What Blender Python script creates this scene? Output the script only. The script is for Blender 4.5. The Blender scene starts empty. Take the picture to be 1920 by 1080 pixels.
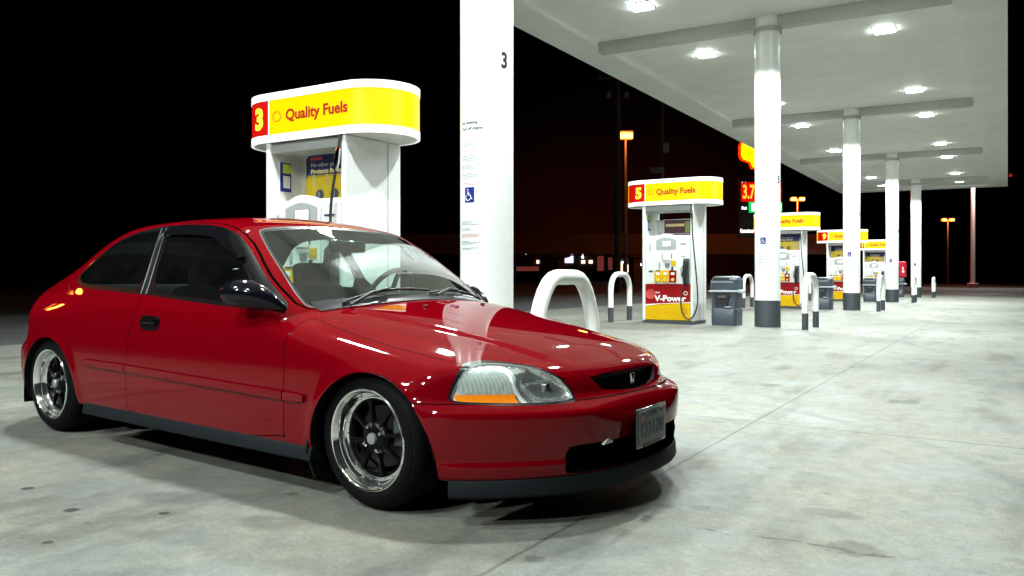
import bpy, bmesh, math, random
import numpy as np
from mathutils import Vector, Matrix
R = math.radians
scene = bpy.context.scene
COL = scene.collection
random.seed(7)

# ------------------------------------------------------------------ camera
# world: X to the right, Y away from the camera, Z up. The forecourt falls gently to the right.
SLOPE = .008
EYE = .938
def gz(x, y=0): return -SLOPE * x
cam_data = bpy.data.cameras.new('camera')
cam = bpy.data.objects.new('camera', cam_data); COL.objects.link(cam)
cam.location = (0, 0, EYE); cam.rotation_euler = (R(90), 0, 0)
cam_data.sensor_width = 36; cam_data.lens = 1519.2 / 1920 * 36
cam_data.shift_y = -(540 - 516) / 1920
cam_data.clip_start = .05; cam_data.clip_end = 3000
scene.camera = cam

# ------------------------------------------------------------------ night sky
world = bpy.data.worlds.new('World'); scene.world = world; world.use_nodes = True
wn, wl = world.node_tree.nodes, world.node_tree.links
wn.clear()
w_out = wn.new('ShaderNodeOutputWorld'); w_bg = wn.new('ShaderNodeBackground')
w_tc = wn.new('ShaderNodeTexCoord'); w_sep = wn.new('ShaderNodeSeparateXYZ')
w_ramp = wn.new('ShaderNodeValToRGB')
wl.new(w_tc.outputs['Generated'], w_sep.inputs[0])
wl.new(w_sep.outputs['Z'], w_ramp.inputs['Fac'])
el = w_ramp.color_ramp.elements
el[0].position = 0.0; el[0].color = (.0060, .0009, .0003, 1)
el[1].position = .30; el[1].color = (.00025, .00022, .0003, 1)
e = w_ramp.color_ramp.elements.new(.10); e.color = (.0045, .0006, .0003, 1)
e = w_ramp.color_ramp.elements.new(.19); e.color = (.0010, .0003, .0003, 1)
# the town glow is strongest over the road ahead and fades to either side
w_dot = wn.new('ShaderNodeVectorMath'); w_dot.operation = 'DOT_PRODUCT'
w_dot.inputs[1].default_value = Vector((.125, .985, .08)).normalized()
wl.new(w_tc.outputs['Generated'], w_dot.inputs[0])
w_map = wn.new('ShaderNodeMapRange'); w_map.interpolation_type = 'SMOOTHSTEP'
w_map.inputs['From Min'].default_value = .978; w_map.inputs['From Max'].default_value = .999
w_map.inputs['To Min'].default_value = .05; w_map.inputs['To Max'].default_value = 1.25
wl.new(w_dot.outputs['Value'], w_map.inputs['Value'])
wl.new(w_ramp.outputs['Color'], w_bg.inputs['Color'])
wl.new(w_map.outputs['Result'], w_bg.inputs['Strength'])
wl.new(w_bg.outputs[0], w_out.inputs[0])

scene.view_settings.view_transform = 'Standard'
scene.view_settings.look = 'None'
scene.view_settings.exposure = .25
scene.view_settings.gamma = 1
scene.render.engine = 'CYCLES'
scene.cycles.use_denoising = True
scene.cycles.sample_clamp_indirect = 6
scene.cycles.max_bounces = 10
scene.cycles.transparent_max_bounces = 24
scene.cycles.caustics_reflective = False
scene.cycles.caustics_refractive = False
scene.cycles.blur_glossy = .3

# ------------------------------------------------------------------ helpers
MATS = {}
def mat(name, col, rough=.5, metal=0, coat=0, emit=None, es=0, var=.08, scale=12, bump=0, spec=.5, inside=None, coat_rough=.03, coat_ior=1.5, grime=0):
    if name in MATS: return MATS[name]
    m = bpy.data.materials.new(name); m.use_nodes = True
    n, l = m.node_tree.nodes, m.node_tree.links
    b = n['Principled BSDF']
    b.inputs['Roughness'].default_value = rough; b.inputs['Metallic'].default_value = metal
    b.inputs['Coat Weight'].default_value = coat; b.inputs['Coat Roughness'].default_value = coat_rough
    b.inputs['Specular IOR Level'].default_value = spec; b.inputs['Coat IOR'].default_value = coat_ior
    tc = n.new('ShaderNodeTexCoord'); no = n.new('ShaderNodeTexNoise')
    no.inputs['Scale'].default_value = scale; no.inputs['Detail'].default_value = 5
    l.new(tc.outputs['Object'], no.inputs['Vector'])
    mr = n.new('ShaderNodeMapRange')
    mr.inputs['From Min'].default_value = .3; mr.inputs['From Max'].default_value = .7
    mr.inputs['To Min'].default_value = 1 - var; mr.inputs['To Max'].default_value = 1 + var
    l.new(no.outputs['Fac'], mr.inputs['Value'])
    hv = n.new('ShaderNodeHueSaturation'); hv.inputs['Color'].default_value = (*col, 1)
    l.new(mr.outputs['Result'], hv.inputs['Value'])
    if grime:
        g1 = n.new('ShaderNodeTexNoise'); g1.inputs['Scale'].default_value = 34; g1.inputs['Detail'].default_value = 3; l.new(tc.outputs['Object'], g1.inputs['Vector'])
        g2 = n.new('ShaderNodeTexNoise'); g2.inputs['Scale'].default_value = 2.3; g2.inputs['Detail'].default_value = 4; l.new(tc.outputs['Object'], g2.inputs['Vector'])
        gm = n.new('ShaderNodeMath'); gm.operation = 'MULTIPLY'; l.new(g1.outputs['Fac'], gm.inputs[0]); l.new(g2.outputs['Fac'], gm.inputs[1])
        gr = n.new('ShaderNodeMapRange'); gr.inputs['From Min'].default_value = .385; gr.inputs['From Max'].default_value = .46; gr.inputs['To Max'].default_value = grime; l.new(gm.outputs[0], gr.inputs['Value'])
        gx = n.new('ShaderNodeMix'); gx.data_type = 'RGBA'; gx.inputs['B'].default_value = (.16, .15, .13, 1)
        l.new(gr.outputs['Result'], gx.inputs['Factor']); l.new(hv.outputs['Color'], gx.inputs['A']); l.new(gx.outputs['Result'], b.inputs['Base Color'])
    else:
        l.new(hv.outputs['Color'], b.inputs['Base Color'])
    if emit:
        b.inputs['Emission Color'].default_value = (*emit, 1); b.inputs['Emission Strength'].default_value = es
    if bump:
        bp = n.new('ShaderNodeBump'); bp.inputs['Strength'].default_value = bump; bp.inputs['Distance'].default_value = .01
        l.new(no.outputs['Fac'], bp.inputs['Height']); l.new(bp.outputs['Normal'], b.inputs['Normal'])
    if inside:
        d = n.new('ShaderNodeBsdfDiffuse'); d.inputs['Color'].default_value = (*inside, 1)
        g = n.new('ShaderNodeNewGeometry'); mx = n.new('ShaderNodeMixShader')
        l.new(g.outputs['Backfacing'], mx.inputs['Fac']); l.new(b.outputs[0], mx.inputs[1]); l.new(d.outputs[0], mx.inputs[2])
        l.new(mx.outputs[0], n['Material Output'].inputs['Surface'])
    MATS[name] = m
    return m
def glass_mat(name, tint=(.8, .86, .84), refl=1.0, haze=0.0, f0=.05):
    m = bpy.data.materials.new(name); m.use_nodes = True
    n, l = m.node_tree.nodes, m.node_tree.links
    n.remove(n['Principled BSDF'])
    tr = n.new('ShaderNodeBsdfTransparent'); tr.inputs['Color'].default_value = (*tint, 1)
    gl = n.new('ShaderNodeBsdfGlossy'); gl.inputs['Roughness'].default_value = .012; gl.inputs['Color'].default_value = (refl, refl, refl, 1)
    lw = n.new('ShaderNodeLayerWeight'); lw.inputs['Blend'].default_value = .5
    pw = n.new('ShaderNodeMath'); pw.operation = 'POWER'; pw.inputs[1].default_value = 3.6; l.new(lw.outputs['Facing'], pw.inputs[0])
    fr = n.new('ShaderNodeMapRange'); fr.inputs['To Min'].default_value = f0; fr.inputs['To Max'].default_value = 1.0; l.new(pw.outputs[0], fr.inputs['Value'])
    # slight grime so the pane is not perfectly even
    tc = n.new('ShaderNodeTexCoord'); no = n.new('ShaderNodeTexNoise'); no.inputs['Scale'].default_value = 7; no.inputs['Detail'].default_value = 6
    l.new(tc.outputs['Object'], no.inputs['Vector'])
    df = n.new('ShaderNodeBsdfDiffuse'); df.inputs['Color'].default_value = (.6, .65, .62, 1)
    mm = n.new('ShaderNodeMath'); mm.operation = 'MULTIPLY'; mm.inputs[1].default_value = haze
    l.new(no.outputs['Fac'], mm.inputs[0])
    m0 = n.new('ShaderNodeMixShader'); l.new(mm.outputs[0], m0.inputs['Fac']); l.new(tr.outputs[0], m0.inputs[1]); l.new(df.outputs[0], m0.inputs[2])
    m1 = n.new('ShaderNodeMixShader'); l.new(fr.outputs[0], m1.inputs['Fac']); l.new(m0.outputs[0], m1.inputs[1]); l.new(gl.outputs[0], m1.inputs[2])
    l.new(m1.outputs[0], n['Material Output'].inputs['Surface'])
    MATS[name] = m
    return m

M_WHITE = mat('white_enamel', (.74, .75, .74), .35, var=.03, grime=.35)
M_COLUMN = mat('white_column_paint', (.88, .89, .88), .32, var=.03, scale=3, grime=.35)
M_GREY = mat('slate_grey_paint', (.05, .057, .068), .45, var=.12)
M_LGREY = mat('light_grey_plastic', (.35, .37, .36), .45)
M_DGREY = mat('dark_grey_plastic', (.05, .055, .06), .4)
M_BLACK = mat('black_rubber', (.012, .012, .013), .5)
M_GBLACK = mat('gloss_black', (.01, .01, .013), .12, coat=.6)
M_CHROME = mat('chrome', (.85, .85, .86), .06, 1, var=.02)
M_STEEL = mat('brushed_steel', (.55, .56, .57), .25, 1)
M_SOFFIT = mat('canopy_soffit', (.80, .815, .79), .55, var=.05, scale=1.2)
M_BEAM = mat('canopy_beam', (.46, .465, .44), .5, var=.05, scale=2)
M_RED = mat('sign_red', (.20, .004, .004), .3, emit=(.62, .003, .002), es=.75, var=.03)
M_YEL = mat('sign_yellow', (.30, .17, .0), .3, emit=(1, .58, .0), es=.95, var=.02)
M_TRIM = mat('sign_white_trim', (.85, .85, .85), .3, emit=(.95, 1, .97), es=.6, var=.02)
M_PRED = mat('panel_red', (.26, .003, .006), .25, var=.06)
M_PYEL = mat('panel_yellow', (.62, .37, .0), .25, var=.04)
M_TXTRED = mat('lettering_red', (.35, .02, .01), .4)
M_TXTBLK = mat('lettering_black', (.015, .015, .015), .5)
M_TXTWHT = mat('lettering_white', (.8, .8, .78), .4)
M_TXTYEL = mat('lettering_yellow', (.9, .7, .05), .4, emit=(1, .6, .02), es=.9)
M_BLUE = mat('label_blue', (.01, .015, .22), .4)
M_NAVY = mat('poster_navy', (.012, .018, .10), .4)
M_SCREEN = mat('lit_screen', (.8, .82, .9), .3, emit=(.86, .88, 1), es=1.3)
M_LENS = mat('lamp_lens', (.9, .9, .9), .3, emit=(.88, 1, .95), es=60)
M_TRASH = mat('blue_grey_plastic', (.048, .06, .085), .42, var=.12)
M_PAPER = mat('placard_white', (.80, .85, .86), .5, var=.02)
M_INK = mat('placard_ink', (.22, .26, .28), .6)
M_INKRED = mat('placard_ink_red', (.5, .18, .18), .6)

def setp(o, label=None, cat=None, group=None, kind=None):
    if label: o['label'] = label
    if cat: o['category'] = cat
    if group: o['group'] = group
    if kind: o['kind'] = kind
    return o
def empty(name, loc=(0, 0, 0), rz=0, label=None, cat=None, group=None):
    o = bpy.data.objects.new(name, None); COL.objects.link(o); o.empty_display_size = .2
    o.location = loc; o.rotation_euler = (0, 0, rz)
    return setp(o, label, cat, group)
def link_mesh(name, me, parent=None):
    o = bpy.data.objects.new(name, me); COL.objects.link(o)
    if parent: o.parent = parent
    return o
class MB:
    """collects simple shapes, then links them as one mesh"""
    def __init__(s): s.bm = bmesh.new(); s.mats = []
    def mi(s, m):
        if m not in s.mats: s.mats.append(m)
        return s.mats.index(m)
    def _fin(s, faces, m):
        k = s.mi(m)
        for f in faces: f.material_index = k
    def box(s, c, d, m, rz=0, rx=0, ry=0, bev=0, taper=None):
        mt = Matrix.Translation(c) @ Matrix.Rotation(rz, 4, 'Z') @ Matrix.Rotation(ry, 4, 'Y') @ Matrix.Rotation(rx, 4, 'X')
        r = bmesh.ops.create_cube(s.bm, size=1, matrix=Matrix.Identity(4))
        vs = r['verts']
        for v in vs:
            v.co = Vector((v.co.x * d[0], v.co.y * d[1], v.co.z * d[2]))
            if taper and v.co.z > 0: v.co.x *= taper[0]; v.co.y *= taper[1]
        fs = list({f for v in vs for f in v.link_faces})
        if bev:
            es = list({e for v in vs for e in v.link_edges})
            rr = bmesh.ops.bevel(s.bm, geom=es + vs, offset=bev, segments=3, profile=.6, affect='EDGES')
            vs = list({v for f in rr['faces'] for v in f.verts} | {v for v in vs if v.is_valid})
            fs = list({f for v in vs for f in v.link_faces})
        for v in vs: v.co = mt @ v.co
        s._fin(fs, m); return s
    def lathe(s, prof, m, seg=32, mt=Matrix.Identity(4), closed=False, ms=None):
        """prof: list of (r, z) spun round z"""
        rings = []
        for r, z in prof:
            rings.append([s.bm.verts.new(mt @ Vector((r * math.cos(2 * math.pi * k / seg), r * math.sin(2 * math.pi * k / seg), z))) for k in range(seg)])
        for i in range(len(prof) - 1 + (1 if closed else 0)):
            a, b = rings[i], rings[(i + 1) % len(rings)]
            for k in range(seg):
                try: f = s.bm.faces.new((a[k], a[(k + 1) % seg], b[(k + 1) % seg], b[k]))
                except ValueError: continue
                f.material_index = s.mi(ms[i] if ms else m)
        return s
    def disc(s, r, z, m, seg=32, mt=Matrix.Identity(4)):
        vs = [s.bm.verts.new(mt @ Vector((r * math.cos(2 * math.pi * k / seg), r * math.sin(2 * math.pi * k / seg), z))) for k in range(seg)]
        f = s.bm.faces.new(vs); f.material_index = s.mi(m); return s
    def cyl(s, p0, p1, r, m, seg=16, r1=None):
        p0, p1 = Vector(p0), Vector(p1); d = p1 - p0; L = d.length
        mt = Matrix.Translation(p0) @ d.to_track_quat('Z', 'Y').to_matrix().to_4x4()
        r1 = r if r1 is None else r1
        s.lathe([(0.0001, 0), (r, 0), (r1, L), (0.0001, L)], m, seg, mt); return s
    def tube(s, pts, r, m, seg=12, ms=None, flat=None):
        """ms(i): material per ring span; flat: (a,b) elliptical radii, else r (or list)"""
        pts = [Vector(p) for p in pts]; n = len(pts)
        t0 = (pts[1] - pts[0]).normalized()
        up = Vector((0, 0, 1)) if abs(t0.z) < .9 else Vector((0, 1, 0))
        side = t0.cross(up).normalized(); rings = []
        for i, p in enumerate(pts):
            t = (pts[min(i + 1, n - 1)] - pts[max(i - 1, 0)]).normalized()
            side = (side - t * side.dot(t)).normalized(); u2 = t.cross(side)
            rr = r[i] if isinstance(r, (list, tuple)) and not flat else r
            a, b = flat[i] if flat else (rr, rr)
            rings.append([s.bm.verts.new(p + side * a * math.cos(2 * math.pi * k / seg) + u2 * b * math.sin(2 * math.pi * k / seg)) for k in range(seg)])
        for i in range(n - 1):
            for k in range(seg):
                f = s.bm.faces.new((rings[i][k], rings[i][(k + 1) % seg], rings[i + 1][(k + 1) % seg], rings[i + 1][k]))
                f.material_index = s.mi(ms(i) if ms else m)
        for rg, rv in ((rings[0], 1), (rings[-1], 0)):
            f = s.bm.faces.new(list(reversed(rg)) if rv else rg); f.material_index = s.mi(ms(0 if rv else n - 2) if ms else m)
        return s
    def prism(s, poly, z0, z1, m, mt=Matrix.Identity(4), mside=None):
        """poly (x,y) pushed from z0 to z1"""
        a = [s.bm.verts.new(mt @ Vector((x, y, z0))) for x, y in poly]; b = [s.bm.verts.new(mt @ Vector((x, y, z1))) for x, y in poly]
        k = s.mi(m); ks = s.mi(mside or m); n = len(poly)
        f = s.bm.faces.new(list(reversed(a))); f.material_index = k
        f = s.bm.faces.new(b); f.material_index = k
        for i in range(n):
            f = s.bm.faces.new((a[i], a[(i + 1) % n], b[(i + 1) % n], b[i])); f.material_index = ks
        return s
    def quad(s, ps, m):
        f = s.bm.faces.new([s.bm.verts.new(Vector(p)) for p in ps]); f.material_index = s.mi(m); return s
    def build(s, name, parent=None, smooth=38, recalc=True):
        if recalc: bmesh.ops.recalc_face_normals(s.bm, faces=s.bm.faces)
        if smooth:
            for f in s.bm.faces: f.smooth = True
            for e in s.bm.edges:
                if len(e.link_faces) == 2 and e.calc_face_angle(0) > R(smooth): e.smooth = False
        me = bpy.data.meshes.new(name); s.bm.to_mesh(me); s.bm.free()
        for m in s.mats: me.materials.append(m)
        return link_mesh(name, me, parent)
RXY = Matrix.Rotation(R(90), 4, 'X')     # puts an (x,y) drawing into the x-z plane, extruding towards -y
def text_mesh(txt, size, ext=.002, bold=0, sx=1, align='LEFT'):
    c = bpy.data.curves.new('lettering', 'FONT'); c.body = txt; c.size = size; c.extrude = ext; c.offset = bold
    c.align_x = align; c.align_y = 'CENTER'; c.resolution_u = 3
    o = bpy.data.objects.new('lettering', c); COL.objects.link(o)
    dg = bpy.context.evaluated_depsgraph_get(); me = bpy.data.meshes.new_from_object(o.evaluated_get(dg))
    bpy.data.objects.remove(o); bpy.data.curves.remove(c)
    co = np.empty(len(me.vertices) * 3); me.vertices.foreach_get('co', co); co = co.reshape(-1, 3); co[:, 0] *= sx
    me.vertices.foreach_set('co', co.ravel()); me.materials.clear()
    return me
def put_text(name, txt, size, m, parent, fn, ext=.002, bold=0, sx=1, align='LEFT'):
    """fn maps an (n,3) array (x along the line, y up, z outward) to parent space"""
    me = text_mesh(txt, size, ext, bold, sx, align)
    co = np.empty(len(me.vertices) * 3); me.vertices.foreach_get('co', co)
    me.vertices.foreach_set('co', np.ascontiguousarray(fn(co.reshape(-1, 3))).ravel()); me.materials.append(m); me.update()
    return link_mesh(name, me, parent)
def flat_front(x0, z0, y0):
    """drawing plane facing -y"""
    return lambda c: np.stack([x0 + c[:, 0], y0 - c[:, 2], z0 + c[:, 1]], 1)
def copy_tree(o, parent=None):
    c = o.copy(); COL.objects.link(c); c.parent = parent
    for ch in list(o.children): copy_tree(ch, c)
    return c

# ------------------------------------------------------------------ station layout
# canopy frame: e runs across the canopy, a along it; origin at the foot of column 3
AX = Vector((.612, 1)).normalized(); EX = Vector((AX.y, -AX.x)); O0 = Vector((-.22, 7.08))
TH = math.atan2(EX.y, EX.x); STEP = 8.27 * math.hypot(.612, 1)
def W(e_, a_, h=0):
    p = O0 + EX * e_ + AX * a_
    return Vector((p.x, p.y, gz(p.x) + h))
SOFFIT = 5.85
# ------------------------------------------------------------------ ground
def concrete_mat():
    m = bpy.data.materials.new('oil_stained_concrete'); m.use_nodes = True
    n, l = m.node_tree.nodes, m.node_tree.links; b = n['Principled BSDF']
    tc = n.new('ShaderNodeTexCoord')
    def noise(scale, detail=6, rough=.6, vec=None):
        x = n.new('ShaderNodeTexNoise'); x.inputs['Scale'].default_value = scale; x.inputs['Detail'].default_value = detail; x.inputs['Roughness'].default_value = rough
        l.new(vec or tc.outputs['Object'], x.inputs['Vector']); return x.outputs['Fac']
    def rng(v, a, b_, c, d, smooth=True):
        x = n.new('ShaderNodeMapRange'); x.interpolation_type = 'SMOOTHSTEP' if smooth else 'LINEAR'
        for k, q_ in zip(('From Min', 'From Max', 'To Min', 'To Max'), (a, b_, c, d)): x.inputs[k].default_value = q_
        l.new(v, x.inputs['Value']); return x.outputs['Result']
    def math_(op, a, b_=None):
        x = n.new('ShaderNodeMath'); x.operation = op
        for i, v in enumerate((a, b_)):
            if v is None: continue
            if isinstance(v, (int, float)): x.inputs[i].default_value = v
            else: l.new(v, x.inputs[i])
        return x.outputs[0]
    sep = n.new('ShaderNodeSeparateXYZ'); l.new(tc.outputs['Object'], sep.inputs[0])
    ex, ay = sep.outputs['X'], sep.outputs['Y']
    n1 = noise(.35, 5); n2 = noise(1.7, 8, .65); n3 = noise(9, 8, .7); n4 = noise(55, 5, .7); n5 = noise(190, 3, .7)
    # stretched smears along the driving direction
    mp = n.new('ShaderNodeMapping'); mp.inputs['Scale'].default_value = (1.0, .28, 1); l.new(tc.outputs['Object'], mp.inputs['Vector'])
    n6 = noise(2.2, 7, .62, mp.outputs[0])
    v = rng(n1, .3, .7, .86, 1.10)
    v = math_('MULTIPLY', v, rng(n2, .3, .72, .86, 1.08))
    v = math_('MULTIPLY', v, rng(n3, .3, .7, .82, 1.12))
    v = math_('MULTIPLY', v, rng(n4, .3, .7, .86, 1.10))
    v = math_('MULTIPLY', v, rng(n5, .35, .65, .86, 1.12))
    v = math_('MULTIPLY', v, rng(n6, .50, .68, 1.0, .60))
    # joints: one along the canopy, several across
    wob = math_('MULTIPLY', math_('SUBTRACT', noise(14, 3), .5), .010)
    def line(coord, at, w, dark):
        d = math_('ABSOLUTE', math_('SUBTRACT', math_('ADD', coord, wob), at))
        return rng(d, w * .4, w, dark, 1.0)
    for at in (2.48, 7.2, -5.2): v = math_('MULTIPLY', v, line(ex, at, .012, .5))
    for at in (-.62, 4.5, 9.6, 14.7, 19.8, -8.0): v = math_('MULTIPLY', v, line(ay, at, .014, .48))
    # a ragged crack across the near slab
    w2 = math_('MULTIPLY', math_('SUBTRACT', noise(2.6, 6, .6), .5), .30)
    d = math_('ABSOLUTE', math_('SUBTRACT', math_('ADD', ay, w2), -2.95))
    ck = rng(d, .004, .014, .35, 1.0)
    gate = math_('MULTIPLY', rng(ex, 2.45, 2.6, 0, 1), rng(n3, .40, .52, 1, .15))
    ck = math_('ADD', math_('MULTIPLY', ck, gate), math_('SUBTRACT', 1, gate))
    v = math_('MULTIPLY', v, ck)
    # tyre marks: wide faint arcs
    def arc(cx, cy, rad, w, dark, nz):
        dx = math_('SUBTRACT', ex, cx); dy = math_('SUBTRACT', ay, cy)
        r_ = math_('SQRT', math_('ADD', math_('MULTIPLY', dx, dx), math_('MULTIPLY', dy, dy)))
        dd = math_('ABSOLUTE', math_('SUBTRACT', r_, rad))
        f = rng(dd, w * .3, w, dark, 1)
        g_ = rng(nz, .35, .6, 1, 0)
        return math_('ADD', math_('MULTIPLY', f, g_), math_('SUBTRACT', 1, g_))
    v = math_('MULTIPLY', v, arc(.9, -2.9, 3.33, .08, .66, n2))
    v = math_('MULTIPLY', v, arc(.9, -2.9, 3.0, .05, .86, n3))
    v = math_('MULTIPLY', v, arc(8.5, 9.0, 6.2, .14, .72, n2))
    # oil drops and blots
    vo = n.new('ShaderNodeTexVoronoi'); vo.inputs['Scale'].default_value = .9; vo.inputs['Randomness'].default_value = 1
    l.new(tc.outputs['Object'], vo.inputs['Vector'])
    dd = math_('ADD', vo.outputs['Distance'], math_('MULTIPLY', math_('SUBTRACT', n3, .5), .12))
    v = math_('MULTIPLY', v, rng(dd, .07, .11, .62, 1.0))
    vo2 = n.new('ShaderNodeTexVoronoi'); vo2.inputs['Scale'].default_value = 3.1
    l.new(tc.outputs['Object'], vo2.inputs['Vector'])
    v = math_('MULTIPLY', v, rng(math_('ADD', vo2.outputs['Distance'], math_('MULTIPLY', n4, .05)), .06, .10, .70, 1.0))
    for sx, sy, rx, ry, dk in ((.27, -4.03, .03, .03, .16), (.74, -4.11, .035, .035, .12), (1.08, -3.94, .022, .022, .14), (1.05, -4.37, .022, .02, .3), (.16, -3.32, .03, .03, .45), (1.29, -3.47, .03, .03, .45),
                               (3.29, -2.51, .14, .07, .72), (2.68, -2.77, .05, .04, .62), (2.82, -2.72, .05, .05, .66), (2.17, -.7, .22, .14, .8), (3.1, -2.0, .10, .2, .82), (2.55, -3.6, .04, .04, .6)):
        dx = math_('DIVIDE', math_('SUBTRACT', ex, sx), rx); dy = math_('DIVIDE', math_('SUBTRACT', ay, sy), ry)
        r_ = math_('SQRT', math_('ADD', math_('MULTIPLY', dx, dx), math_('MULTIPLY', dy, dy)))
        v = math_('MULTIPLY', v, rng(math_('ADD', r_, math_('MULTIPLY', math_('SUBTRACT', n3, .5), .9)), .7, 1.05, dk, 1.0))
    # a few pale scuffs
    v = math_('ADD', v, rng(noise(3.3, 8, .75), .68, .76, 0, .22))
    v = math_('MULTIPLY', v, rng(noise(5.5, 9, .78), .60, .70, 1.0, .78))
    mixc = n.new('ShaderNodeMix'); mixc.data_type = 'RGBA'
    mixc.inputs['A'].default_value = (.176, .187, .170, 1); mixc.inputs['B'].default_value = (.192, .182, .148, 1)
    l.new(rng(n2, .35, .7, 0, 1), mixc.inputs['Factor'])
    hv = n.new('ShaderNodeHueSaturation'); l.new(mixc.outputs['Result'], hv.inputs['Color']); l.new(v, hv.inputs['Value'])
    l.new(hv.outputs['Color'], b.inputs['Base Color'])
    l.new(rng(n2, .3, .7, .55, .8), b.inputs['Roughness'])
    bp = n.new('ShaderNodeBump'); bp.inputs['Strength'].default_value = .35; bp.inputs['Distance'].default_value = .006
    l.new(math_('ADD', math_('MULTIPLY', n4, .5), math_('ADD', n5, math_('MULTIPLY', v, 1.0))), bp.inputs['Height'])
    l.new(bp.outputs['Normal'], b.inputs['Normal'])
    return m
def sheet(name, rect_ea, m, lift, kind='structure'):
    me = bpy.data.meshes.new(name); bm = bmesh.new()
    e0, e1, a0, a1 = rect_ea
    # local frame = canopy frame, so the material can use e/a coordinates
    vs = []
    for e_, a_ in ((e0, a0), (e1, a0), (e1, a1), (e0, a1)):
        p = W(e_, a_); vs.append(bm.verts.new((e_, a_, p.z - gz(O0.x) + lift)))
    f = bm.faces.new(vs)
    bmesh.ops.recalc_face_normals(bm, faces=bm.faces)
    if f.normal.z < 0: f.normal_flip()
    bm.to_mesh(me); bm.free(); me.materials.append(m)
    o = link_mesh(name, me); o.location = (O0.x, O0.y, gz(O0.x)); o.rotation_euler = (0, 0, TH); o['kind'] = kind
    return o
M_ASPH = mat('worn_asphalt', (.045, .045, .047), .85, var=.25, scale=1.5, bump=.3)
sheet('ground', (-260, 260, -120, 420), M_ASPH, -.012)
sheet('forecourt', (-6.9, 22, -24, 56), concrete_mat(), 0)  # left edge drawn in; dark asphalt beyond stands in for the fading lamplight
M_ROAD = mat('reddish_road', (.16, .11, .09), .8, var=.2, scale=.6)
sheet('road', (22.0, 60, -30, 120), M_ROAD, -.006)

# ------------------------------------------------------------------ canopy
cano = empty('canopy', W(0, 0), TH, 'long flat white forecourt canopy carried by a single row of round columns', 'canopy')
def cz(e_, a_, h): return (W(e_, a_).z - W(0, 0).z) + h
EL, ER, A0, A1 = -4.27, 3.88, -14.5, 43.5
def cslab(mb, e0, e1, a0, a1, h0, h1, m):
    c = [(e0, a0), (e1, a0), (e1, a1), (e0, a1)]
    lo = [mb.bm.verts.new((x, y, cz(x, y, h0))) for x, y in c]; hi = [mb.bm.verts.new((x, y, cz(x, y, h1))) for x, y in c]
    k = mb.mi(m)
    for q_ in (lo[::-1], hi, *[[lo[i], lo[(i + 1) % 4], hi[(i + 1) % 4], hi[i]] for i in range(4)]):
        mb.bm.faces.new(q_).material_index = k
M_FASC = mat('fascia_paint', (.70, .70, .68), .4, var=.04, scale=1)
mb = MB(); cslab(mb, EL + .05, ER - .05, A0 + .05, A1 - .05, SOFFIT, SOFFIT + .25, M_SOFFIT)
# soffit panel seams as shallow ribs
soff = mb.build('soffit', cano, smooth=0)
BW = .80
mb = MB()
cslab(mb, EL, EL + BW, A0, A1, SOFFIT - .085, SOFFIT + .9, M_SOFFIT); cslab(mb, ER - BW, ER, A0, A1, SOFFIT - .085, SOFFIT + .9, M_SOFFIT)
cslab(mb, EL + BW, ER - BW, A0, A0 + BW, SOFFIT - .085, SOFFIT + .9, M_SOFFIT); cslab(mb, EL + BW, ER - BW, A1 - BW, A1, SOFFIT - .085, SOFFIT + .9, M_SOFFIT)
mb.build('edge_trim', cano, smooth=0)
for k in range(-1, 5):
    mb = MB(); a_ = k * STEP
    cslab(mb, EL + BW + .003, ER - BW - .003, a_ - .11, a_ + .11, SOFFIT - .22, SOFFIT - .002, M_BEAM)
    mb.build('beam', cano, smooth=0)
mb = MB()
for k in range(1, 110):
    a_ = A0 + BW + k * .5
    if a_ > A1 - BW - .1: break
    if min(abs(a_ - q_ * STEP) for q_ in range(-1, 5)) < .15: continue
    cslab(mb, EL + BW + .004, ER - BW - .004, a_ - .004, a_ + .004, SOFFIT - .004, SOFFIT - .001, mat('soffit_seam', (.27, .275, .265), .6))
mb.bm.free()

# canopy downlights: four round each column
def downlight(e_, a_, i):
    p = W(e_, a_, SOFFIT)
    o = empty('canopy_light', p, TH, None, 'light', 'square downlights in the canopy soffit')
    mb = MB(); mb.box((0, 0, -.008), (.41, .41, .012), M_WHITE, bev=.004); mb.build('frame', o)
    mb = MB(); mb.box((0, 0, -.024), (.36, .36, .022), M_LENS, bev=.008); mb.build('lens', o)
    ld = bpy.data.lights.new('canopy_light_beam', 'SPOT'); ld.energy = 790 if i >= 0 else 760; ld.color = (.90, 1.0, .955)
    ld.spot_size = R(137); ld.spot_blend = .10; ld.shadow_soft_size = .17
    # wide 'batwing' spread of a flat-lens canopy fitting: more light thrown sideways than straight down
    ld.use_nodes = True; ln_, lk = ld.node_tree.nodes, ld.node_tree.links
    em_ = [x for x in ln_ if x.type == 'EMISSION'][0]; tc_ = ln_.new('ShaderNodeTexCoord'); sp_ = ln_.new('ShaderNodeSeparateXYZ')
    lk.new(tc_.outputs['Normal'], sp_.inputs[0]); ab_ = ln_.new('ShaderNodeMath'); ab_.operation = 'ABSOLUTE'; lk.new(sp_.outputs['Z'], ab_.inputs[0])
    pw_ = ln_.new('ShaderNodeMath'); pw_.operation = 'POWER'; pw_.inputs[1].default_value = -.75; lk.new(ab_.outputs[0], pw_.inputs[0])
    mn_ = ln_.new('ShaderNodeMath'); mn_.operation = 'MINIMUM'; mn_.inputs[1].default_value = 3.2; lk.new(pw_.outputs[0], mn_.inputs[0]); lk.new(mn_.outputs[0], em_.inputs['Strength'])
    lo = bpy.data.objects.new('beam', ld); COL.objects.link(lo); lo.parent = o; lo.location = (0, 0, -.11)
    return o
ordn = ['first', 'second', 'third', 'fourth', 'fifth', 'sixth', 'seventh', 'eighth', 'ninth']
DL = []
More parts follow.
